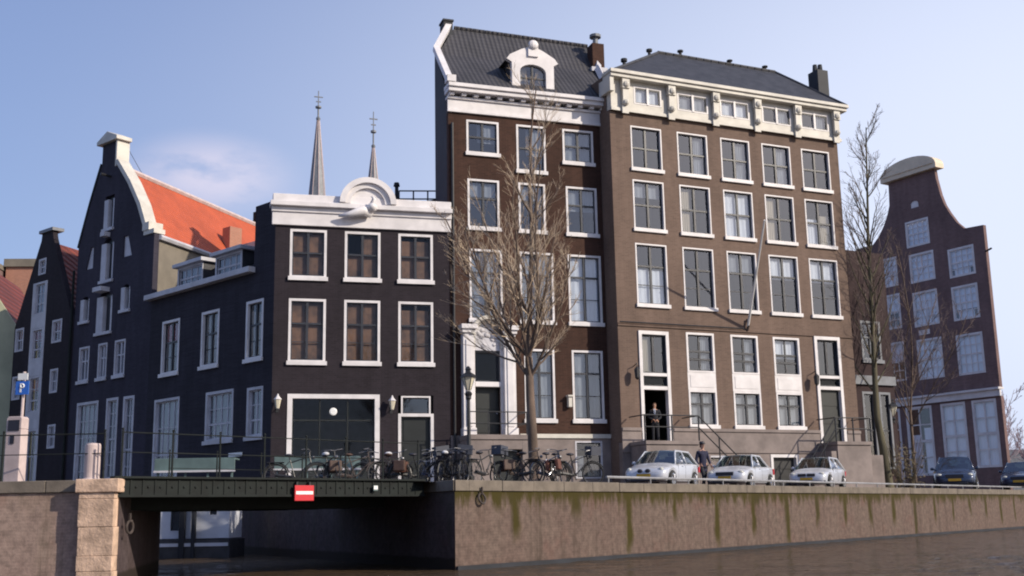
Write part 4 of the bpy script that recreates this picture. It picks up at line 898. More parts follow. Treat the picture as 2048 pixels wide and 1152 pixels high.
wm = MB(); vq(wm, a, a + sk * 12, -.4, 8.3); vq(wm, b + sk * 12, b, -.4, 8.3); wm.build('side_wall', M['b_dark'], H0)
f = MB(); f.tube([(5.5, -.08, -.3), (5.5, -.08, 10.6)], .06, 8); f.build('drainpipe', M['iron'], H0)

# ---------------------------------------------------------------- left background buildings
H_ = house('pale_plaster_house', 'pale yellow plastered house just inside the left edge', oo + Vector((-8.9, 1.0)), 82)
facade(H_, [(0, -.4), (8.4, -.4), (8.4, 8.6), (5.6, 12.8), (2.8, 12.8), (0, 8.6)], [(6.2, 7.2, 3, 5), (6.2, 7.2, 6, 7.6)], 'yplaster')
window(H_, 6.2, 7.2, 3, 5, 'full'); window(H_, 6.2, 7.2, 6, 7.6, 'full'); shell(H_, 8.4, 9, 8.6, 'yplaster')
rm = MB(); rm.quad((8.4, .2, 8.6), (8.4, 9, 8.6), (5.6, 9, 12.8), (5.6, .2, 12.8)); rm.quad((0, .2, 8.6), (2.8, .2, 12.8), (2.8, 9, 12.8), (0, 9, 8.6)); rm.quad((2.8, .2, 12.8), (5.6, .2, 12.8), (5.6, 9, 12.8), (2.8, 9, 12.8)); rm.build('gable_roof', M['t_red'], H_)
AB = thing('apartment_block', 'distant orange brick apartment block with flat roof behind the small gabled house', 'apartment building', (-41.8, 92, 0), R(4))
hol = [(2.9 + i * 3.1, 4.9 + i * 3.1, z, z + 1.7) for i in range(1) for z in (4.5, 7.5, 10.5, 13.4, 16.4)]
facade(AB, [(0, 0), (6.0, 0), (6.0, 20.6), (0, 20.6)], hol, 'b_orange')
for h in hol: window(AB, *h, 'white', fw=.12, style='grid', cols=2, rows=1, smat='white', glass='glass')
shell(AB, 6.0, 10, 20.6, 'b_orange', roofmat='lead')
f = MB(); f.box(-.15, 6.15, -.2, .3, 20.1, 20.75); f.build('roof_band', M['plaster'], AB)
f = MB()
for z in (15.6, 12.6, 9.6): f.box(2.7, 6.2, -.5, -.01, z, z + .55)
f.build('balcony', M['white'], AB)
f = MB(); f.tube([(4.9, 3, 20.6), (4.9, 3, 22.8)], .07, 6); f.tube([(4.9, 3, 21.6), (5.3, 3, 22.1)], .05, 5); f.build('antenna', M['black'], AB)
AC = thing('apartment_block', 'darker red brick apartment wing left of the orange apartment block', 'apartment building', (-48.6, 90.5, 0), R(4))
mb = MB(); mb.box(0, 6.6, 0, 9, 0, 19.8); mb.build('wall', M['b_purple'], AC)
mb = MB(); mb.box(-.1, 6.7, -.15, 9.1, 19.8, 20.2); mb.build('roof_band', M['plaster'], AC)

# ---------------------------------------------------------------- church spires
def spire(loc, r, h, stem, lab):
    t = thing('church_spire', lab, 'spire', loc, R(20), 'pair of church spires')
    mb = MB(); mb.box(-2.2, 2.2, -2.2, 2.2, -loc[2], -4); mb.build('tower', M['b_purple'], t)
    mb = MB(); mb.lathe([(r * 1.35, -4), (r, 0), (.16, h)], (0, 0, 0), 8); mb.build('slate_spire', M['lead'], t)
    mb = MB()
    for k in range(8):
        a = 2 * math.pi * k / 8; mb.tube([(r * 1.35 * math.cos(a), r * 1.35 * math.sin(a), -4), (r * math.cos(a), r * math.sin(a), 0), (.17 * math.cos(a), .17 * math.sin(a), h)], .07, 4)
    mb.build('ribs', M['pinkstone'], t)
    mb = MB(); mb.lathe([(.25, 0), (.32, .3), (.12, .6), (.12, stem * .4), (.42, stem * .42), (.42, stem * .47), (.08, stem * .5), (.07, stem)], (0, 0, h), 8)
    mb.box(-.6, .6, -.06, .06, h + stem * .78, h + stem * .81); mb.box(-.35, .35, -.06, .06, h + stem * .62, h + stem * .65); mb.build('finial', M['lead'], t)
spire((-26.35, 150, 42.0), 1.15, 11.2, 4.3, 'taller left church spire rising behind the white cornice')
spire((-19.95, 160, 47.0), .78, 5.4, 5.6, 'shorter right church spire rising behind the white cornice')

# ---------------------------------------------------------------- H5: leaning bell gable house on the right
K5 = 1.15; W5 = 9.65
o5 = Vector((28.11, 66)) + Vector((-.5299, .848)) * W5
H5 = house('bell_gable_house', 'purple-brown brick house with curved bell gable and cream hood beside the dark blue cars', o5, 148, K=K5)
def fx(a, b): return (W5 - b, W5 - a)
A_, B_, C_ = fx(.76, 2.6), fx(3.62, 5.48), fx(6.45, 8.3)
w5 = [(*A_, 12.75, 14.55, 'roller'), (*B_, 12.95, 14.8, 'white'), (*C_, 13.05, 14.95, 'white'), (*A_, 10.1, 12.2, 'roller'), (*B_, 10.15, 12.35, 'white'), (*C_, 10.3, 12.55, 'blinds'),
      (*A_, 6.8, 9.25, 'beige'), (*B_, 6.85, 9.35, 'beige'), (*C_, 6.95, 9.45, 'halfw'), (*fx(3.78, 5.55), 15.25, 16.95, 'full')]
pu = [(*fx(.3, 1.95), 1.3, 5.25), (*fx(2.4, 4.15), 1.3, 5.25), (*fx(4.8, 6.75), 1.0, 5.25), (*fx(7.2, 8.6), .3, 5.25)]
def bell():
    L = [(9.61, 16.06), (8.22, 16.08), (7.7, 16.5), (7.21, 17.14), (6.85, 17.8), (6.64, 18.35), (6.6, 19.0), (6.57, 19.8), (2.98, 19.8), (2.93, 19.2), (2.72, 18.1), (2.5, 17.4), (2.19, 16.81), (1.75, 16.1), (1.28, 15.62), (-.04, 15.54)]
    return [(W5 - x, z) for x, z in L]
o5l = [(-.5, 5.75), (-.5, 15.4)] + [(0, 15.4)] + bell() + [(W5 + .04, 5.75)]
facade(H5, o5l, [h[:4] for h in w5] + [arcp(*fx(4.4, 5.0), 17.75, 18.0, 6, .2)], 'b_purple')
for h in w5: window(H5, *h[:4], h[4], fmat='white', smat='white', style='grid', cols=4, rows=4, fw=.13, sill=False, rec=.03, mw=.03)
f = MB(); f.prism(arcp(*fx(4.3, 5.1), 17.7, 17.95, 8, .3), .04, .2); f.build('hoist_hatch', M['white'], H5)
facade(H5, [(-.5, -.4), (W5 + .05, -.4), (W5 + .05, 5.35), (-.5, 5.35)], pu, 'b_purple', name='ground_floor_wall')
for h, cc in zip(pu, ('beige', 'beige', 'botleft', 'botright')): window(H5, *h, cc, fmat='white', smat='white', style='grid', cols=2, rows=4, fw=.14, sill=False, rec=.03, mw=.05)  # beige sheets stand in for sunlit facades reflected in the panes
f = MB(); f.box(-.55, W5 + .1, -.14, -.003, 5.36, 5.74); f.box(-.6, W5 + .15, -.3, .2, 5.74, 5.86); f.build('shop_cornice', M['white'], H5)
f = MB(); f.box(*fx(4.4, 5.2), -.04, -.003, 9.62, 9.92); f.build('name_stone', M['white'], H5)
f = MB(); hc = W5 - 4.8; n_ = 14
top = [(hc + 2.15 * math.cos(math.pi * i / n_), 19.85 + .28 + .85 * math.sin(math.pi * i / n_)) for i in range(n_ + 1)]
f.prism([(hc - 2.15, 19.85), (hc + 2.15, 19.85)] + top, -.3, .5); f.prism([(hc - 1.95, 20.14), (hc + 1.95, 20.14)] + [(hc + 1.95 * math.cos(math.pi * i / n_), 20.14 + .66 * math.sin(math.pi * i / n_)) for i in range(n_ + 1)], -.36, -.3)
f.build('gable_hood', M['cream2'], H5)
dv5 = Vector((math.sin(R(19)), math.cos(R(19)))); lx5 = Vector((math.sin(R(148)), math.cos(R(148)))); sk5 = Vector((dv5.dot(lx5), dv5.dot(Vector((-lx5.y, lx5.x)))))
X5 = Matrix(((1, sk5.x / sk5.y, 0, 0), (0, 1, 0, 0), (0, 0, 1, 0), (0, 0, 0, 1)))
shell(H5, W5, 5, 15.3, 'b_purple', flat=False, xf=X5)
rm = MB(X5); rm.quad((W5, .3, 15.3), (W5, 5, 15.3), (W5 / 2, 5, 16.6), (W5 / 2, .3, 16.6)); rm.quad((0, .3, 15.3), (W5 / 2, .3, 16.6), (W5 / 2, 5, 16.6), (0, 5, 15.3)); rm.build('roof', M['slate'], H5)
f = MB(); f.tube([(W5 + .05, -.05, 13.9), (W5 + .5, -.1, 14.0)], .06, 5); f.build('wall_hook', M['iron'], H5)
for w_ in children(H5):
    for ch in children(w_):
        if ch.name.startswith('curtain'): ch.data.materials[0] = M['c_lift']
# narrow neighbour between the brown house and the bell gable
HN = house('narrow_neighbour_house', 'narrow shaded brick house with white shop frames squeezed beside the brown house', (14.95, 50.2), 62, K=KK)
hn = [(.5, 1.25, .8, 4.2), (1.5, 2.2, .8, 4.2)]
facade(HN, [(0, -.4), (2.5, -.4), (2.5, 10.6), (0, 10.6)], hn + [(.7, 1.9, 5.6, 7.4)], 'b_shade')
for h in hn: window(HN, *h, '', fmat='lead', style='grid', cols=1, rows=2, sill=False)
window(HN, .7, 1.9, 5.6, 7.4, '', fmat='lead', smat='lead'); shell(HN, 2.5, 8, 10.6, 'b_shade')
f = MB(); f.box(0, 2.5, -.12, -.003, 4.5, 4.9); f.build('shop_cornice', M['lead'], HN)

# stone stoop block beside it
t = thing('stone_stoop_block', 'low stone stoop block with dark slab top at the right foot of the brown house', 'stoop', (14.95, 53.2, 0), R(20))
mb = MB(); mb.box(0, .75, 0, 1.3, -.1, 1.25); mb.box(.75, 1.6, .25, 1.3, -.1, 1.25); mb.box(1.6, 2.45, 0, 1.3, -.1, 1.62); mb.build('base', M['stone'], t, bevel=.02)
mb = MB(); mb.box(-.15, 1.7, -.12, 1.5, 1.26, 1.42); mb.build('slab', M['concrete'], t)
mb = MB(); mb.box(.8, 1.55, .2, .24, 0, 1.2); mb.build('hatch', M['plaster'], t)

# ---------------------------------------------------------------- houseboat in the side canal
Lh = 6.4
t = thing('houseboat', 'white houseboat moored in the side canal, seen under the bridge', 'houseboat', (-16.86, 42.7, -2.2), R(-3))
mb = MB(); mb.box(-.3, Lh + .1, -.2, 1.7, -.6, .66); mb.build('hull', M['concrete'], t)
mb = MB(); mb.box(-.2, Lh + .05, -.24, -.21, .42, .54); mb.build('hull_stripe', M['boatwhite'], t)
hl = [(4.18, 4.62, .95, 2.3), (5.62, 5.98, 1.5, 2.3), (2.2, 3.0, 1.0, 2.2)]
mb = MB(); mb.panel([(0, .7), (Lh, .7), (Lh, 2.5), (0, 2.5)], [rect(*h) for h in hl], 0, .1, .1); mb.box(0, Lh, 1.5, 1.6, .7, 2.5); mb.box(Lh - .1, Lh, .1, 1.5, .7, 2.5); mb.box(0, .1, .1, 1.5, .7, 2.5); mb.build('cabin', M['boatwhite'], t)
mb = MB(); mb.box(-.1, Lh + .1, -.15, 1.7, 2.5, 2.6); mb.build('cabin_roof', M['lead'], t)
for h in hl: window(t, *h, '', fw=.05, style='none', sill=False, glass='glassdim', fmat='boatwhite', rec=.03)
for x, w_ in ((4.64, .2), (5.1, .12)):
    mb = MB(); mb.box(x, x + w_, -.3, -.1, -.5, 2.5); mb.build('fender_post', M['black_tar'], t)

# ---------------------------------------------------------------- bridge
BA, BB = Vector((-8.42, 24.25)), Vector((-2.55, 30.15)); bdv = (BB - BA); BL = bdv.length; bdv.normalize()
bang = math.atan2(bdv.y, bdv.x)
br = thing('canal_bridge', 'flat dark green iron bridge with thin railings crossing the side canal', 'bridge', (BA.x, BA.y, 0), bang)
ip = lambda p: ((p - BA).dot(bdv), (p - BA).dot(Vector((-bdv.y, bdv.x))))
poly = [(0.05, .0), (BL, 0), ip(C0 + (BP - C0).normalized() * 9.0), ip(L1 + Vector((.1, 0)))]
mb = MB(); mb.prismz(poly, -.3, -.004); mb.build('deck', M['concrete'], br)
mb = MB(); mb.box(-.1, BL + .1, -.12, .0, -.36, .03); mb.box(-.1, BL + .1, -.2, .02, .03, .075); mb.box(-.1, BL + .1, -.16, -.12, -.36, -.31)
x = 0
while x < BL: mb.box(x, x + .035, -.14, -.12, -.31, .03); mb.sphere((x + .14, -.122, -.15), .03, 6, 4); x += .28
mb.build('girder', M['iron'], br)
for k in range(4):
    mb = MB(); mb.box(.2, BL, 1.4 + k * 1.5, 1.55 + k * 1.5, -.62, -.301); mb.build('beam', M['iron'], br)
def rail_run(root, x0, x1, y, n, zt=1.02, rails=(1.0, .58), post=.02, zb=.02):
    for i in range(n):
        x = x0 + (x1 - x0) * i / (n - 1)
        p = MB(); p.tube([(x, y, zb), (x, y, zt + .02)], [post * 1.2, post], 6); p.sphere((x, y, zt + .05), post * 1.5, 6, 5); p.build('post', M['iron'], root)
    for z in rails:
        p = MB(); p.tube([(x0, y, z), (x1, y, z)], .011 if z < 1 else .014, 6); p.build('rail', M['iron'], root)
rail_run(br, .1, BL - .05, -.06, 8)
p3, p4 = Vector(poly[3]), Vector(poly[2])
r2_ = thing('bridge_railing', 'far green-black iron railing on the other side of the bridge', 'railing', (L1.x + .1, L1.y, 0), math.atan2((C0 + (BP - C0).normalized() * 9.0 - L1).y, (C0 + (BP - C0).normalized() * 9.0 - L1).x))
rail_run(r2_, .1, (C0 + (BP - C0).normalized() * 9.0 - L1).length, 0, 5)
qr = thing('quay_railing', 'thin dark iron railing along the left quay in front of the ticket machine', 'railing', (-17.5, 24.6, 0))
rail_run(qr, 0, 8.7, 0, 5)
# signs on the bridge
def bpt(x, y, z): v = BA + bdv * x + Vector((-bdv.y, bdv.x)) * y; return (v.x, v.y, z)
t = thing('waterway_sign', 'red rectangular sign with a white bar hung on the bridge girder', 'sign', bpt(4.6, -.24, -.44), bang)
mb = MB(); mb.box(-.27, .27, -.02, .02, -.02, .34); mb.build('board', M['signred'], t, bevel=.008)
mb = MB(); mb.box(-.24, .24, -.027, -.021, .13, .205); mb.build('bar', M['signwhite'], t)
mb = MB(); mb.box(-.2, -.16, .02, .1, .3, .42); mb.box(.16, .2, .02, .1, .3, .42); mb.build('hanger', M['black'], t)
t = thing('bridge_number_plate', 'small pale plate on the right half of the bridge girder', 'sign', bpt(6.75, -.22, -.22), bang)
mb = MB(); mb.box(-.07, .07, -.01, .01, 0, .13); mb.build('board', M['teal'], t)
mb = MB(); mb.box(-.06, .06, -.016, -.011, .03, .12); mb.build('face', M['signwhite'], t)
# grey-green tables beyond the railing
for (x, y, L, rz, lab) in ((-11.35, 36.2, 2.5, 3, 'long grey-green board table on thin legs left, before the dark side wall'), (-7.6, 36.3, 2.7, 12, 'long grey-green board table on thin legs right, before the shop front')):
    t = thing('board_table', lab, 'table', (x, y, 0), R(rz))
    mb = MB(); mb.box(0, L, 0, .06, .72, 1.14); mb.box(0, L, .06, .8, 1.08, 1.14); mb.build('board', M['teal'], t, bevel=.01)
    mb = MB(); mb.box(-.02, L + .02, -.02, .0, .70, .76); mb.build('edge', M['greyw'], t)
    for xx in (.1, L * .38, L * .66, L - .1):
        mb = MB(); mb.box(xx - .03, xx + .03, .08, .14, 0, 1.08); mb.build('leg', M['teal'], t)

# ---------------------------------------------------------------- left quay: ticket machine, P sign, bollard
t = thing('parking_machine', 'tall pale grey parking ticket machine at the left edge of the quay', 'parking machine', (-11.0, 25.3, 0), R(-12))
mb = MB(); mb.box(-.19, .19, -.13, .13, 0, 1.18); mb.prism([(-.19, 1.18), (.19, 1.18), (.19, 1.42), (.15, 1.46), (-.15, 1.46), (-.19, 1.42)], -.13, .13); mb.build('cabinet', M['pinkstone'], t, bevel=.015)
mb = MB(); mb.box(-.14, .14, -.142, -.131, 1.14, 1.38); mb.build('display', M['trim'], t)
mb = MB(); mb.box(-.07, .03, -.142, -.131, .86, 1.04); mb.build('coin_panel', M['trim'], t)
t = thing('parking_sign', 'blue parking sign with white P on a pale post behind the ticket machine', 'sign', (-11.05, 25.55, 0), R(-10))
mb = MB(); mb.tube([(0, .04, 0), (0, .04, 2.5)], .035, 8); mb.build('post', M['pinkstone'], t)
mb = MB(); mb.box(-.16, .16, -.02, .0, 1.98, 2.28); mb.build('board', M['signblue'], t)
mb = MB(); mb.box(-.055, -.015, -.028, -.021, 2.03, 2.23); mb.ring((.005, -.024, 2.175), (0, 1, 0), .04, .018, 12, 4); mb.build('letter', M['signwhite'], t)
mb = MB(); mb.box(-.12, .12, -.02, .0, 2.31, 2.46); mb.build('upper_plate', M['signwhite'], t)
mb = MB(); mb.lathe([(.19, 0), (.19, .04), (.165, .07), (.165, .76), (.15, .8), (.0, .82)], (0, 0, 0), 24); o = mb.build('bollard', M['pinkstone'], smooth=False); o.location = (-9.1, 24.75, 0)
tag(o, 'squat round pinkish stone bollard on top of the left pier', 'bollard')

# ---------------------------------------------------------------- guard rail along the right quay
gr_ = thing('guard_rail', 'low pale metal guard rail along the edge of the right quay', 'guard rail', (C0.x + QD.x * 7.2 + nv.x * .25, C0.y + QD.y * 7.2 + nv.y * .25, 0), math.atan2(QD.y, QD.x))
mb = MB(); mb.tube([(0, 0, .19), (110, 0, .19)], .04, 6); mb.build('rail', M['rail'], gr_)
for i in range(46):
    mb = MB(); mb.tube([(i * 2.4 + .1, 0, 0), (i * 2.4 + .1, 0, .18)], .025, 6); mb.build('post', M['rail'], gr_)

# ---------------------------------------------------------------- lamps
def lamp(x, y, lab, s=1., rz=0, mat='lantern'):
    t = thing('street_lamp', lab, 'street lamp', (x, y, 0), rz, scale=s)
    mb = MB(); mb.lathe([(.15, 0), (.15, .3), (.1, .36), (.085, .8), (.06, .85), (.05, 2.55), (.085, 2.6), (.085, 2.66), (.12, 2.74), (.05, 2.82), (0, 2.82)], (0, 0, 0), 10); mb.build('post', M['black'], t)
    mb = MB(); mb.lathe([(.07, 2.84), (.19, 3.2), (.19, 3.22)], (0, 0, 0), 6); mb.build('glass', M[mat], t)
    mb = MB(); mb.lathe([(.25, 3.22), (.2, 3.3), (.08, 3.38), (.07, 3.44), (.1, 3.46), (.03, 3.56), (0, 3.56)], (0, 0, 0), 6)
    for k in range(6):
        a = math.pi / 3 * k; mb.tube([(.07 * math.cos(a), .07 * math.sin(a), 2.84), (.19 * math.cos(a), .19 * math.sin(a), 3.22)], .012, 4)
    mb.build('cap', M['black'], t)
lamp(-1.33, 33.2, 'old crown lantern on a dark post before the white arched doorway', .98)
lamp(19.0, 57.5, 'tall street lamp with yellowish lantern beside the mossy trunk', 1.3)

# ---------------------------------------------------------------- trees
def gen_tree(seed, base, trunk_h, trunk_r, H, spread, leads, l2, l3, l4, lean=(0, 0), minr=.0075, up=.55, lf=(.42, .5, .5), tilt=(.28, .6), lenr=(.62, .9), curve2=.10, t2=(.35, .85), lead_r=.62, topr=.02):
    rr = random.Random(seed); T = MB(); Wd = MB()
    base = Vector(base)
    def limb(p, d, L, r0, r1, seg, mb, curve, nside, wob=.12):
        pts = [p.copy()]; rad = [r0]; q_ = p.copy(); dd = d.normalized()
        for i in range(seg):
            dd = (dd + Vector((rr.gauss(0, wob), rr.gauss(0, wob), rr.gauss(0, wob * .6))) + Vector((0, 0, curve))).normalized()
            q_ = q_ + dd * L / seg; pts.append(q_.copy()); rad.append(r0 + (r1 - r0) * (i + 1) / seg)
        mb.tube(pts, rad, nside, cap=False); return pts, rad, dd
    tp, tr, td = limb(base, Vector((lean[0] * .1, lean[1] * .1, 1)), trunk_h, trunk_r * 1.15, trunk_r * .8, 6, T, .05, 10, .02)
    T.lathe([(trunk_r * 1.6, -.05), (trunk_r * 1.2, .25)], base, 10)
    tips = []
    main = []
    for i in range(leads):
        a = 2 * math.pi * i / leads + rr.uniform(-.3, .3)
        tl_ = (.08 if i == 0 else rr.uniform(*tilt)) * spread
        d = Vector((math.cos(a) * tl_ + lean[0] * .15, math.sin(a) * tl_ + lean[1] * .15, 1))
        sp = tp[-1] if i < 3 else tp[-1 - i % 2]
        L = (H - trunk_h) * (1.0 if i == 0 else rr.uniform(*lenr))
        pts, rad, _ = limb(sp, d, L, trunk_r * (lead_r if i == 0 else .36), topr, 10, T, .035 * up / .55, 7, .025 if leads == 1 else .06)
        main.append((pts, rad, L))
    def child(parent, n, lf, tiltr, r, seg, mb, ns, lo=.12, curve=.06):
        res = []
        pts, rad, L = parent
        for k in range(n):
            t_ = lo + (1 - lo) * (k + rr.random()) / n; f = t_ * (len(pts) - 1); i = min(int(f), len(pts) - 2); fr = f - i
            p = pts[i].lerp(pts[i + 1], fr); pr = rad[i] + (rad[i + 1] - rad[i]) * fr; axis = (pts[i + 1] - pts[i]).normalized()
            o_ = axis.orthogonal().normalized(); o_ = Matrix.Rotation(rr.uniform(0, 2 * math.pi), 3, axis) @ o_
            tl = rr.uniform(*tiltr); d = axis * math.cos(tl) + o_ * math.sin(tl)
            L2 = L * lf * (1.15 - t_ * .75) * rr.uniform(.7, 1.25)
            r0 = max(min(pr * .7, r), minr)
            a, b, _ = limb(p, d, L2, r0, minr * .8, seg, mb, curve, ns, .08)
            res.append((a, b, L2))
        return res
    for m_ in main:
        for c2 in child(m_, l2, lf[0], t2, .05, 6, T, 5, .06, curve2):
            for c3 in child(c2, l3, lf[1], (.3, .8), .018, 4, Wd, 3, .12, .08):
                if l4: child(c3, l4, lf[2], (.25, .8), minr, 3, Wd, 3, .2, .05)
    return T, Wd
def tree(lab, bark, twig, **kw):
    loc = kw.pop('loc'); t = thing('bare_tree', lab, 'tree', loc)
    T, Wd = gen_tree(base=(0, 0, 0), **kw)
    T.build('trunk', M[bark], t, smooth=True); Wd.build('twigs', M[twig], t)
tree('bare tree with a fan of fine pale twigs before the red brick house', 'bark', 'twig', loc=(.57, 34.6, 0), seed=11, trunk_h=3.9, trunk_r=.15, H=12.6, spread=1.0, leads=10, l2=11, l3=8, l4=5, up=1.9, tilt=(.45, 1.2), lenr=(.46, .7), minr=.0040, lf=(.4, .5, .5), curve2=.14)
tree('tall slim mossy tree between the brown house and the bell gable house', 'mossbark', 'twig2', loc=(17.9, 55.5, 0), seed=5, trunk_h=3.5, trunk_r=.19, H=18.2, spread=.5, leads=1, l2=38, l3=8, l4=3, lean=(-.5, 0), minr=.0085, up=.35, lf=(.26, .5, .5), t2=(.4, .8), lead_r=.8, topr=.025)
tree('second bare tree with brownish twigs just right of the mossy trunk', 'bark', 'twig2', loc=(20.9, 60.5, 0), seed=8, trunk_h=4.0, trunk_r=.085, H=13.2, spread=.9, leads=6, l2=9, l3=6, l4=4, minr=.0075, up=.9, tilt=(.3, .8), lenr=(.5, .8))
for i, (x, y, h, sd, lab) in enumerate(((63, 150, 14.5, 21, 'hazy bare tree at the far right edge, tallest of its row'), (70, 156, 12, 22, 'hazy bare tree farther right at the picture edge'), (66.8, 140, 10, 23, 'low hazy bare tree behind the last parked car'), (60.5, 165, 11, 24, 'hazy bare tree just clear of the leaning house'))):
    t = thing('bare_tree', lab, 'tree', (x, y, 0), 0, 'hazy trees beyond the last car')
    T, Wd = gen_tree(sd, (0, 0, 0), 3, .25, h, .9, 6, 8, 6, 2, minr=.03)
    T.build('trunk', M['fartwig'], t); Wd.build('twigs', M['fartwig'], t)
mb = MB(); mb.box(-30, 60, 0, 12, 0, 7.5); o = mb.build('distant_house_row', M['lead']); o.location = (62, 175, 0); tag(o, 'dim grey row of distant houses behind the hazy trees', 'house row')

# ivy / dry shrub round the mossy trunk
t = MB(); rr = random.Random(9)
for i in range(260):
    a = rr.uniform(0, 6.28); r_ = rr.uniform(.1, 1.3) * (1 if rr.random() < .6 else .5); z = rr.uniform(0, 2.6) ** 1.0 * (1 - r_ / 2.2); s_ = rr.uniform(.05, .12)
    c = Vector((r_ * math.cos(a), r_ * math.sin(a), max(z, .05))); u_ = Vector((rr.gauss(0, 1), rr.gauss(0, 1), rr.gauss(0, 1))).normalized() * s_; v_ = u_.orthogonal().normalized() * s_ * .6
    t.quad(c - u_, c - v_, c + u_, c + v_)
for i in range(36):
    a = rr.uniform(0, 6.28); t.tube([(.1 * math.cos(a), .1 * math.sin(a), 0), (1.0 * math.cos(a), 1.0 * math.sin(a), rr.uniform(1, 2.6))], .012, 3, cap=False)
o = t.build('dry_shrub', M['shrub']); o.location = (18.9, 55.9, 0); tag(o, 'dry brown shrub at the foot of the mossy trunk', 'shrub')
# ---------------------------------------------------------------- parked cars
def lerp_tab(tab, y, k):
    for i in range(len(tab) - 1):
        a, b = tab[i], tab[i + 1]
        if a[0] <= y <= b[0]:
            f_ = (y - a[0]) / (b[0] - a[0]); f_ = f_ * f_ * (3 - 2 * f_) if k > 1 else f_
            return a[k] + (b[k] - a[k]) * f_
    return tab[-1][k] if y > tab[-1][0] else tab[0][k]
def car(lab, x, y, rz, paint, kind='hatch', grille='twin', scale=1., headlamp='round'):
    L = {'hatch': 4.15, 'saloon': 4.45, 'estate': 4.5}[kind]; h = L / 2
    roofz = {'hatch': 1.45, 'saloon': 1.43, 'estate': 1.52}[kind]
    # y, half width, shoulder z, centre top z
    tab = [(-h, .50, .47, .50), (-h + .06, .70, .58, .62), (-h + .22, .81, .68, .74), (-h + .6, .86, .76, .83), (-h + 1.15, .875, .86, .95), (0, .885, .90, .96), (h - 1.0, .88, .93, .97), (h - .35, .84, .94, 1.0), (h - .08, .74, .88, .92), (h, .62, .74, .76)]
    wy = [-h + .80, h - .78]; wr = .315
    ys = sorted(set([a[0] for a in tab] + [-h + .38, -.4, .45] + [round(w_ + d, 4) for w_ in wy for d in (-.42, -.37, -.28, -.15, 0, .15, .28, .37, .42)]))
    rows = []
    for yy in ys:
        w_ = lerp_tab(tab, yy, 1); zs = lerp_tab(tab, yy, 2); zt = lerp_tab(tab, yy, 3)
        e = max(0, (abs(yy) - h + .3) / .3); zb = .21 + .13 * e; za = zb
        for c in wy:
            d = abs(yy - c)
            if d <= .38: za = max(za, .31 + math.sqrt(max(0, .38 ** 2 - d * d)))
        za = min(za, zs - .1)
        rows.append([(0, zb), (w_ * .86, zb), (w_ * .97, za), (w_, max(za + .03, (za + zs) / 2)), (w_ * .99, zs - .07), (w_ * .94, zs - .005), (w_ * .62, zs + (zt - zs) * .75), (0, zt)])
    vs, fs = [], []; m = 8
    full = 2 * m - 2
    for yy, r_ in zip(ys, rows):
        loop = [(px_, yy, pz_) for px_, pz_ in r_] + [(-px_, yy, pz_) for px_, pz_ in r_[-2:0:-1]]
        vs += loop
    for i in range(len(ys) - 1):
        for j in range(full):
            fs.append((i * full + j, (i + 1) * full + j, (i + 1) * full + (j + 1) % full, i * full + (j + 1) % full))
    fs.append(tuple(range(full))); fs.append(tuple(range((len(ys) - 1) * full + full - 1, (len(ys) - 1) * full - 1, -1)))
    t = thing('parked_car', lab, 'car', (x, y, 0), R(rz), 'cars parked along the canal', scale)
    mb = MB(); mb.add(vs, fs); body = mb.build('body', M[paint], t, smooth=True)
    sd_ = body.modifiers.new('s', 'SUBSURF'); sd_.levels = 1; sd_.render_levels = 1
    # cabin
    fb, fr = -h + 1.12, -h + 1.85
    rr_, rb = {'hatch': (h - .75, h - .18), 'saloon': (h - 1.45, h - .78), 'estate': (h - .45, h - .12)}[kind]
    wb, wr_ = .80, .60; zb = .90
    def side(s_):
        return [Vector((s_ * wb, fb + .12, zb)), Vector((s_ * wr_, fr, roofz - .06)), Vector((s_ * wr_, rr_, roofz - .07)), Vector((s_ * wb, rb, zb))]
    Ls, Rs = side(-1), side(1)
    ctr = Vector((0, fb - .06, zb + .02))
    mb = MB(); fm = Vector((0, fr - .07, roofz - .03)); mb.add([Ls[0], ctr, Rs[0], Rs[1], fm, Ls[1]], [(0, 1, 4, 5), (1, 2, 3, 4)]); mb.build('windscreen', M['carglass'], t, smooth=True)
    mb = MB(); mb.quad(Ls[3], Ls[2], Rs[2], Rs[3]); mb.build('rear_window', M['carglass'], t)
    for S_ in (Ls, Rs):
        mb = MB(); mb.quad(*[tuple(v) for v in S_]); mb.build('side_window', M['carglass'], t)
    mb = MB()
    for S_ in (Ls, Rs):
        mb.tube([S_[0] - Vector((0, 0, .06)), S_[1], S_[2], S_[3] - Vector((0, 0, .06))], [.04, .035, .04, .06], 6)
        mid = S_[0].lerp(S_[3], .5); mt = S_[1].lerp(S_[2], .45); mb.tube([mid - Vector((0, 0, .05)), mt], .032, 6)
    mb.build('pillars', M[paint], t, smooth=True)
    mb = MB(); nx_, ny_ = 6, 5; vs = []
    for i in range(nx_ + 1):
        u_ = -1 + 2 * i / nx_
        for j in range(ny_ + 1):
            v_ = j / ny_; yy = fr - .06 * (1 - u_ * u_) + (rr_ - fr + .06) * v_
            vs.append((u_ * (wr_ + .02), yy, roofz - .055 * u_ * u_ - .05 * (2 * v_ - 1) ** 2 * .8))
    mb.add(vs, [(i * (ny_ + 1) + j, (i + 1) * (ny_ + 1) + j, (i + 1) * (ny_ + 1) + j + 1, i * (ny_ + 1) + j + 1) for i in range(nx_) for j in range(ny_)])
    rf = mb.build('roof', M[paint], t, smooth=True); sl_ = rf.modifiers.new('t', 'SOLIDIFY'); sl_.thickness = .05; sl_.offset = -1
    # dark interior with seats
    mb = MB(); mb.box(-.7, .7, fb + .25, rb - .2, .55, .84)
    for xx in (-.36, .36): mb.box(xx - .2, xx + .2, -.1, .1, .84, 1.18); mb.box(xx - .1, xx + .1, -.06, .04, 1.2, 1.33)
    mb.box(-.55, .55, rb - .75, rb - .6, .84, 1.15); mb.build('seats', M['trim'], t)
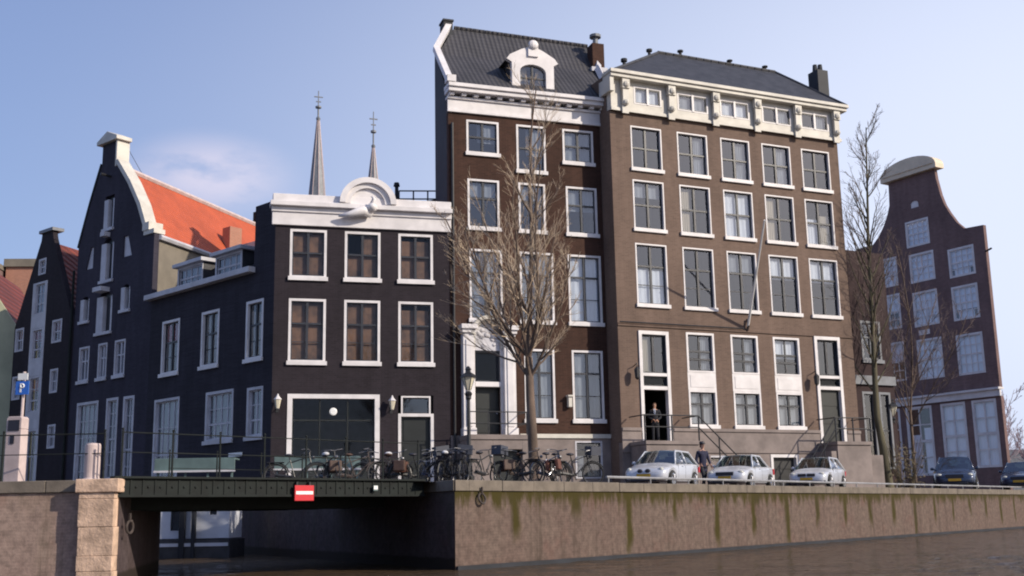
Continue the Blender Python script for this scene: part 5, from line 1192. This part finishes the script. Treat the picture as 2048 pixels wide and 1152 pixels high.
    for wc in wy:
        for s_ in (-1, 1):
            xc = s_ * .80
            mb = MB(Matrix.Translation((xc, wc, wr)) @ Matrix.Rotation(R(90 * s_), 4, 'Y'))
            mb.lathe([(.19, -.09), (.29, -.1), (wr, -.07), (wr, .06), (.29, .09), (.21, .085)], (0, 0, 0), 20)
            wl = mb.build('wheel', M['rubber'], t, smooth=True)
            mb = MB(Matrix.Translation((xc, wc, wr)) @ Matrix.Rotation(R(90 * s_), 4, 'Y'))
            mb.lathe([(.215, .086), (.2, .07), (.08, .08), (.05, .1), (0, .1)], (0, 0, 0), 16)
            for k in range(5):
                a = 2 * math.pi * k / 5; mb.tube([(.05 * math.cos(a), .05 * math.sin(a), .1), (.2 * math.cos(a), .2 * math.sin(a), .092)], .022, 4)
            mb.build('rim', M['chrome'], wl)
    for s_ in (-1, 1):
        mb = MB(); mb.sphere((s_ * .62, -h + .20, .64), .105, 10, 7, (1.25 if headlamp == 'wide' else .95, .75, .72 if headlamp == 'wide' else .95)); mb.build('headlight', M['lampglass'], t, smooth=True)
        mb = MB(); mb.sphere((s_ * .93, fb + .38, .96), .09, 8, 6, (1, .6, .75)); mb.tube([(s_ * .82, fb + .4, .92), (s_ * .9, fb + .38, .95)], .03, 5); mb.build('mirror', M[paint], t, smooth=True)
        mb = MB(); mb.box(s_ * .72 - .09, s_ * .72 + .09, h - .1, h + .0, .62, .86); mb.build('tail_light', M['signred'], t)
        mb = MB(); mb.box(s_ * .87 - .012, s_ * .87 + .012, -.25, -.1, .78, .81); mb.build('door_handle', M['chrome'], t)
    mb = MB()
    if grille == 'twin':
        for s_ in (-1, 1): mb.sphere((s_ * .15, -h + .05, .60), .13, 10, 7, (.85, .45, .62))
    elif grille == 'wide': mb.box(-.36, .36, -h + .0, -h + .12, .52, .66)
    else:
        for s_ in (-1, 1): mb.box(s_ * .2 - .17, s_ * .2 + .17, -h + .0, -h + .12, .54, .66)
    mb.build('grille', M['trim'], t)
    mb = MB(); mb.box(-.52, .52, -h - .005, -h + .2, .235, .33); mb.box(-.78, .78, -h + .13, -h + .25, .27, .36); mb.build('lower_grille', M['trim'], t, bevel=.02)
    for s_ in (-1, 1):
        for yy in (fb + .28, .12, rb - .45):
            w_ = lerp_tab(tab, yy, 1); mb = MB(); mb.tube([(s_ * w_ * .975, yy, .30), (s_ * w_ * .992, yy + .01, .56), (s_ * w_ * .985, yy + .02, .80), (s_ * w_ * .94, yy + .03, .885)], .007, 4); mb.build('door_seam', M['trim'], t)
    mb = MB(); mb.box(-.26, .26, -h - .03, -h - .012, .385, .49); mb.build('number_plate', M['plate'], t)
    mb = MB(); mb.box(-.27, .27, -h - .012, -h + .06, .375, .50); mb.build('plate_holder', M['trim'], t)
    return t
car('silver parked car nearest the bridge, with rounded bonnet and twin oval grille', 5.12, 40.2, -27, 'silver', 'hatch', 'twin', .91)
car('middle one of the three silver parked cars, with one wide dark grille', 8.75, 44.9, -28, 'silver', 'saloon', 'wide', .93, headlamp='wide')
car('rightmost of the three silver parked cars, with split dark grille, before the green door', 12.85, 49.2, -28, 'silver', 'hatch', 'split', .95, headlamp='wide')
car('dark blue parked car before the bell gable house, seen whole', 23.2, 61.0, -22, 'navy', 'estate', 'wide', 1.18, headlamp='wide')
car('dark blue parked car cut off by the right picture edge', 29.1, 66.5, -28, 'navy', 'hatch', 'wide', 1.15, headlamp='wide')

# ---------------------------------------------------------------- bicycles
def bicycle(lab, x, y, rz, lean=6, mat='black', extra=None, steer=15, grp='bicycles parked along the bridge and quay'):
    t = thing('bicycle', lab, 'bicycle', (x, y, 0), 0, grp); t.rotation_euler = (R(lean), 0, R(rz)); t.rotation_mode = 'XYZ'
    t.matrix_world = Matrix.Translation((x, y, 0)) @ Matrix.Rotation(R(rz), 4, 'Z') @ Matrix.Rotation(R(lean), 4, 'X')
    r = .34; xr, xf_ = -.53, .57
    for i, xc in enumerate((xr, xf_)):
        Xs = Matrix.Translation((xc, 0, r)) @ (Matrix.Rotation(R(steer), 4, 'Z') if i else Matrix.Identity(4))
        mb = MB(Xs); mb.ring((0, 0, 0), (0, 1, 0), r - .018, .019, 28, 6); wl = mb.build('wheel', M['rubber'], t, smooth=True)
        mb = MB(Xs); mb.ring((0, 0, 0), (0, 1, 0), r - .045, .009, 28, 4)
        for k in range(14):
            a = 2 * math.pi * k / 14; mb.tube([(0, .02 * (-1) ** k, 0), ((r - .045) * math.cos(a), 0, (r - .045) * math.sin(a))], .0022, 3, cap=False)
        mb.tube([(0, -.05, 0), (0, .05, 0)], .022, 6); mb.build('rim', M['dullchrome'], wl)
        mb = MB(Xs); pts = [((r + .025) * math.cos(a), 0, (r + .025) * math.sin(a)) for a in [R(d) for d in (range(15, 196, 20) if i == 0 else range(30, 171, 20))]]
        mb.tube(pts, .017, 4); mb.build('mudguard', M[mat], t)
    bb, st_, hd, hb_ = (-.02, 0, .29), (-.17, 0, .80), (.36, 0, .86), (.40, 0, .70)
    mb = MB()
    mb.tube([bb, st_], .017, 6); mb.tube([bb, hb_], .018, 6); mb.tube([(-.14, 0, .70), hd], .016, 6); mb.tube([(xr, .05, r), bb], .01, 5); mb.tube([(xr, .05, r), (-.15, 0, .76)], .01, 5)
    mb.tube([(xr, -.05, r), bb], .01, 5); mb.tube([(xr, -.05, r), (-.15, 0, .76)], .01, 5); mb.tube([hb_, hd, (.35, 0, .98)], .019, 6)
    mb.tube([hb_, (.47, .05, .5), (xf_, .05, r)], .012, 5); mb.tube([hb_, (.47, -.05, .5), (xf_, -.05, r)], .012, 5)
    mb.build('frame', M[mat], t)
    mb = MB(); mb.tube([(-.1, -.03, .3), (-.55, -.03, .36)], .05, 6); mb.tube([(-.02, -.12, .29), (-.02, .12, .29)], .014, 5); mb.tube([(-.02, .12, .29), (.1, .12, .16), (.1, .2, .16)], .012, 5); mb.tube([(-.02, -.12, .29), (-.14, -.12, .42), (-.14, -.2, .42)], .012, 5); mb.build('chain_case', M[mat], t)
    mb = MB(); mb.tube([(.16, .29, 1.0), (.3, .27, 1.03), (.37, .12, 1.02), (.35, 0, 1.0), (.37, -.12, 1.02), (.3, -.27, 1.03), (.16, -.29, 1.0)], .013, 6); mb.build('handlebar', M['dullchrome'], t)
    mb = MB(); mb.sphere((-.2, 0, .9), .13, 10, 6, (1.0, .75, .32)); mb.tube([(-.17, 0, .78), (-.19, 0, .88)], .014, 5); mb.build('saddle', M['brown_leather' if extra == 'brown' else 'trim'], t, smooth=True)
    mb = MB(); mb.box(-.78, -.32, -.07, .07, .70, .715); mb.tube([(-.72, .06, .7), (xr, .06, r)], .007, 4); mb.tube([(-.72, -.06, .7), (xr, -.06, r)], .007, 4); mb.build('rear_rack', M[mat], t)
    mb = MB(); mb.sphere((.46, 0, .83), .05, 8, 6); mb.build('lamp', M['dullchrome'], t)
    if extra in ('crate', 'orange', 'brown', 'white'):
        m_ = {'crate': 'crate', 'orange': 'bagorange', 'brown': 'brown_leather', 'white': 'c_white'}[extra]
        mb = MB()
        if extra == 'crate':
            mb.box(.40, .72, -.2, .2, .88, .9); mb.box(.40, .415, -.2, .2, .9, 1.14); mb.box(.705, .72, -.2, .2, .9, 1.14); mb.box(.415, .705, -.2, -.185, .9, 1.14); mb.box(.415, .705, .185, .2, .9, 1.14); mb.build('crate', M[m_], t)
        elif extra == 'white': mb.sphere((-.2, 0, .94), .12, 8, 6, (1.1, .8, .5)); mb.build('saddle_cover', M[m_], t, smooth=True)
        else:
            for s_ in (-1, 1): mb.box(-.76, -.42, s_ * .14 - .06, s_ * .14 + .06, .42, .72)
            mb.build('pannier', M[m_], t, bevel=.03)
    return t
BK = [(-5.95, 31.2, 5, 'black', None, 'black bicycle leaning behind the red waterway sign, leftmost on the bridge'),
      (-5.05, 31.6, -55, 'black', 'white', 'black bicycle with white saddle cover turned end-on on the bridge'),
      (-4.35, 31.5, 20, 'rust', 'brown', 'bicycle with brown panniers and saddle in the middle of the bridge group'),
      (-3.75, 31.9, 168, 'black', 'brown', 'brown-saddled black bicycle facing left under the white window post'),
      (-3.35, 32.3, 60, 'black', 'white', 'black bicycle with a white cover beside the right post of the shop front'),
      (-2.7, 32.2, 25, 'black', 'orange', 'black bicycle with orange-brown bags before the narrow door frame'),
      (-2.35, 32.6, 70, 'navy', None, 'dark blue bicycle packed close beside the one with orange-brown bags'),
      (-2.0, 32.3, 80, 'black', 'white', 'black bicycle with a white saddle cover left of the crate bicycle'),
      (-1.75, 32.0, 115, 'black', 'crate', 'black bicycle with dark front crate turned away left of the lamp post'),
      (-1.5, 31.6, 88, 'black', 'crate', 'bicycle seen end-on with a grey crate just left of the lamp post'),
      (-.80, 31.9, 62, 'black', None, 'thin black bicycle seen against the pale stoop right of the lamp post'),
      (.0, 32.5, 150, 'black', 'crate', 'black bicycle with a crate left of the tree trunk'),
      (.35, 32.9, 20, 'rust', 'brown', 'rusty brown bicycle standing before the tree trunk'),
      (.95, 33.2, 50, 'navy', None, 'dark blue bicycle just right of the tree trunk'),
      (1.3, 33.4, 75, 'black', 'orange', 'black bicycle with orange-brown bags right of the tree trunk'),
      (1.75, 33.8, 25, 'black', 'crate', 'rightmost black bicycle with crate before the basement window')]
for i, (x, y, rz, mt, ex, lab) in enumerate(BK): bicycle(lab, x, y, rz, lean=5 if i % 2 else -7, mat=mt, extra=ex, steer=(12, -25, 30, -10)[i % 4])

# ---------------------------------------------------------------- people
def skinmesh(name, mat, parent, nodes, edges, lv=2, root=0):
    """nodes: list of (pos, (rx, ry)); grown with a skin modifier"""
    me = bpy.data.meshes.new(name); me.from_pydata([n_[0] for n_ in nodes], edges, []); o = bpy.data.objects.new(name, me); COL.objects.link(o); o.parent = parent
    sk_ = o.modifiers.new('skin', 'SKIN'); sk_.use_smooth_shade = True
    if not me.skin_vertices: me.skin_vertices.new() if hasattr(me.skin_vertices, 'new') else None
    if me.skin_vertices:
        for i, n_ in enumerate(nodes):
            sv = me.skin_vertices[0].data[i]; r_ = n_[1]; sv.radius = r_ if hasattr(r_, '__len__') else (r_, r_); sv.use_root = (i == root)
    ss = o.modifiers.new('sub', 'SUBSURF'); ss.levels = lv; ss.render_levels = lv
    me.materials.append(mat); return o
def bake(o):
    """turn the modifiers into plain mesh"""
    dg = bpy.context.evaluated_depsgraph_get(); e = o.evaluated_get(dg); m = bpy.data.meshes.new_from_object(e); o.modifiers.clear(); old = o.data; o.data = m; m.name = o.name; bpy.data.meshes.remove(old)
def chain(nodes, edges, start, pts):
    prev = start
    for p in pts:
        nodes.append(p); i = len(nodes) - 1; edges.append((prev, i)); prev = i
    return prev
def person(lab, loc, rz, pose, outfit, scale=1., cap=False):
    t = thing('person', lab, 'person', loc, R(rz), None, scale)
    # faces -y; height 1.78
    n = [((0, 0, .96), (.15, .11))]; e = []
    ch = chain(n, e, 0, [((0, .0, 1.12), (.14, .10)), ((0, .01, 1.30), (.17, .115)), ((0, .02, 1.43), (.15, .09)), ((0, .01, 1.50), (.058, .058)), ((0, -.01, 1.56), (.06, .065))])
    ch = chain(n, e, ch, [((0, -.02, 1.63), (.075, .092)), ((0, -.01, 1.70), (.078, .095)), ((0, 0, 1.755), (.05, .06))])
    hands = []
    for s_ in (-1, 1):
        A = pose['arm'][0 if s_ < 0 else 1]      # elbow, wrist
        sh = (s_ * .185, .02, 1.40)
        chain(n, e, 3, [(sh, .062), (A[0], .044), (A[1], .029)])
        hands.append((s_, Vector(A[0]), Vector(A[1]), len(n) - 1))
        Lg = pose['leg'][0 if s_ < 0 else 1]     # knee, ankle
        k = chain(n, e, 0, [((s_ * .095, 0, .88), .092), (Lg[0], .06), (Lg[1], .04)])
        a = Vector(Lg[1]); chain(n, e, k, [((a.x + s_ * .01, a.y - .10, .04), .04), ((a.x + s_ * .015, a.y - .19, .03), .032)])
    for s_, el_, wr_, wi in hands:
        d = (wr_ - el_).normalized(); side_ = Vector((0, -1, 0)) if abs(d.y) < .7 else Vector((0, 0, 1)); side_ = (side_ - d * side_.dot(d)).normalized(); inn = d.cross(side_) * (-s_)
        palm = wr_ + d * .05; pi = chain(n, e, wi, [(tuple(palm), (.03, .02))])
        for q_, (off_, ln) in enumerate(((.03, .075), (.01, .085), (-.01, .08), (-.03, .062))):
            b0 = palm + d * .035 + side_ * off_; b1 = b0 + d * ln * .5 + inn * .008; b2 = b1 + d * ln * .4 + inn * .025
            chain(n, e, pi, [(tuple(b0), .0095), (tuple(b1), .0085), (tuple(b2), .007)])
        th0 = palm + side_ * .035; chain(n, e, pi, [(tuple(th0), .011), (tuple(th0 + side_ * .025 + d * .03 + inn * .01), .009), (tuple(th0 + side_ * .03 + d * .055 + inn * .02), .008)])
    body = skinmesh('body', M['skin'], t, n, e, 1); bake(body)
    # face
    f_ = MB(); f_.sphere((0, -.118, 1.645), .016, 7, 5, (.8, 1.2, 1.3)); f_.build('nose', M['skin'], body, smooth=True)
    f_ = MB()
    for s_ in (-1, 1): f_.sphere((s_ * .03, -.098, 1.672), .0115, 7, 5)
    f_.build('eyes', M['trim'], body)
    f_ = MB(); f_.sphere((0, -.104, 1.605), .02, 8, 5, (1.2, .5, .35)); f_.build('mouth', M['tie' if False else 'brown_leather'], body)
    f_ = MB()
    for s_ in (-1, 1): f_.sphere((s_ * .082, .0, 1.655), .022, 7, 6, (.45, .8, 1.3))
    f_.build('ears', M['skin'], body)
    f_ = MB(); f_.sphere((0, .018, 1.705), .1, 14, 9, (.93, 1.05, .78)); f_.sphere((0, .045, 1.65), .085, 12, 8, (.98, .7, 1.0)); hr = f_.build('hair', M['hair'], t, smooth=True)
    if cap:
        f_ = MB(); f_.lathe([(.105, 0), (.112, .03), (.1, .085), (.05, .105), (0, .108)], (0, .005, 1.715), 16); f_.box(-.065, .065, -.165, -.07, 1.715, 1.728); f_.build('cap', M['trim'], t, smooth=True)
    # clothes follow the limbs
    n, e = [((0, .005, .93), (.168, .125))], []
    chain(n, e, 0, [((0, .0, 1.12), (.155, .118)), ((0, .01, 1.30), (.188, .135)), ((0, .02, 1.42), (.165, .10)), ((0, .012, 1.475), (.095, .082)), ((0, .012, 1.51), (.066, .07))])
    for s_ in (-1, 1):
        A = pose['arm'][0 if s_ < 0 else 1]; chain(n, e, 3, [((s_ * .19, .02, 1.40), .078), (A[0], .058), (tuple(Vector(A[0]).lerp(Vector(A[1]), .93)), .044)])
    if outfit.get('long'): chain(n, e, 0, [((0, .01, .78), (.18, .135)), ((0, .01, .62), (.19, .14))])
    else: chain(n, e, 0, [((0, .005, .84), (.165, .12))])
    bake(skinmesh('jacket', M[outfit['jacket']], t, n, e, 2))
    n, e = [((0, 0, .95), (.152, .115))], []
    for s_ in (-1, 1):
        Lg = pose['leg'][0 if s_ < 0 else 1]; chain(n, e, 0, [((s_ * .095, 0, .84), .104), (Lg[0], .078), (tuple(Vector(Lg[1]) + Vector((0, 0, -.01))), .062)])
    bake(skinmesh('trousers', M[outfit['trousers']], t, n, e, 2))
    for s_ in (-1, 1):
        a = Vector(pose['leg'][0 if s_ < 0 else 1][1]); f_ = MB(); f_.sphere((a.x + s_ * .01, a.y - .075, .045), .05, 10, 7, (1, 3.0, .95)); f_.build('shoe', M['trim'], t, smooth=True)
    if outfit.get('shirt'):
        f_ = MB(); f_.add([(-.05, -.108, 1.49), (.05, -.108, 1.49), (.022, -.142, 1.2), (-.022, -.142, 1.2), (-.045, -.06, 1.5), (.045, -.06, 1.5)], [(0, 3, 2, 1), (0, 1, 5, 4)]); o = f_.build('shirt', M['shirt'], t); s2 = o.modifiers.new('s', 'SOLIDIFY'); s2.thickness = .03
        f_ = MB(); f_.add([(-.014, -.14, 1.47), (.014, -.14, 1.47), (.02, -.163, 1.24), (0, -.165, 1.2), (-.02, -.163, 1.24)], [(0, 4, 3, 2, 1)]); o = f_.build('tie', M['tie'], t); s2 = o.modifiers.new('s', 'SOLIDIFY'); s2.thickness = .01
    return t
clasp = {'arm': [((-.27, .0, 1.12), (-.06, -.2, 1.0)), ((.27, .0, 1.12), (.08, -.21, .98))], 'leg': [((-.1, -.01, .5), (-.11, .02, .09)), ((.1, -.01, .5), (.12, .0, .09))]}
walk = {'arm': [((-.25, .08, 1.12), (-.24, -.06, .9)), ((.25, -.02, 1.12), (.24, -.16, .92))], 'leg': [((-.09, -.14, .52), (-.09, -.12, .1)), ((.09, .04, .5), (.09, .22, .14))]}
lean_ = {'arm': [((-.28, -.05, 1.14), (-.2, -.28, 1.05)), ((.27, .02, 1.12), (.26, -.1, .88))], 'leg': [((-.1, -.01, .5), (-.11, .02, .09)), ((.1, -.01, .5), (.12, .0, .09))]}
wp = world_of(H4, (1.72, .35, 1.8)); person('man in black suit, white shirt and tie standing in the open dark doorway', wp, -6, clasp, {'jacket': 'suit', 'trousers': 'suit', 'shirt': 1})
wp = world_of(H4, (2.52, -.5, 1.78)); wp.z = world_of(H4, (0, 0, 1.78)).z
person('person in navy coat and cap walking between the first two silver cars', (7.16, 44.0, 0), 25, walk, {'jacket': 'coat', 'trousers': 'suit', 'long': 1}, cap=True)

# the foreground (canal, quays, bridge and what stands on them) was surveyed against an eye 0.88 m below the street; true scale is 0.92 of that
FS = .92
for o in list(bpy.data.objects):
    if o.parent is None and (o.name.split('.')[0] in ('ground', 'water', 'canal_bed', 'road', 'quay_wall', 'stone_pier', 'mooring_ring', 'mooring_rope', 'houseboat', 'canal_bridge', 'bridge_railing', 'quay_railing', 'waterway_sign', 'bridge_number_plate', 'parking_machine', 'parking_sign', 'bollard', 'guard_rail')):
        p = o.location; o.location = (p.x * FS, p.y * FS, CAM.z + (p.z + .88) * FS); o.scale = o.scale * FS
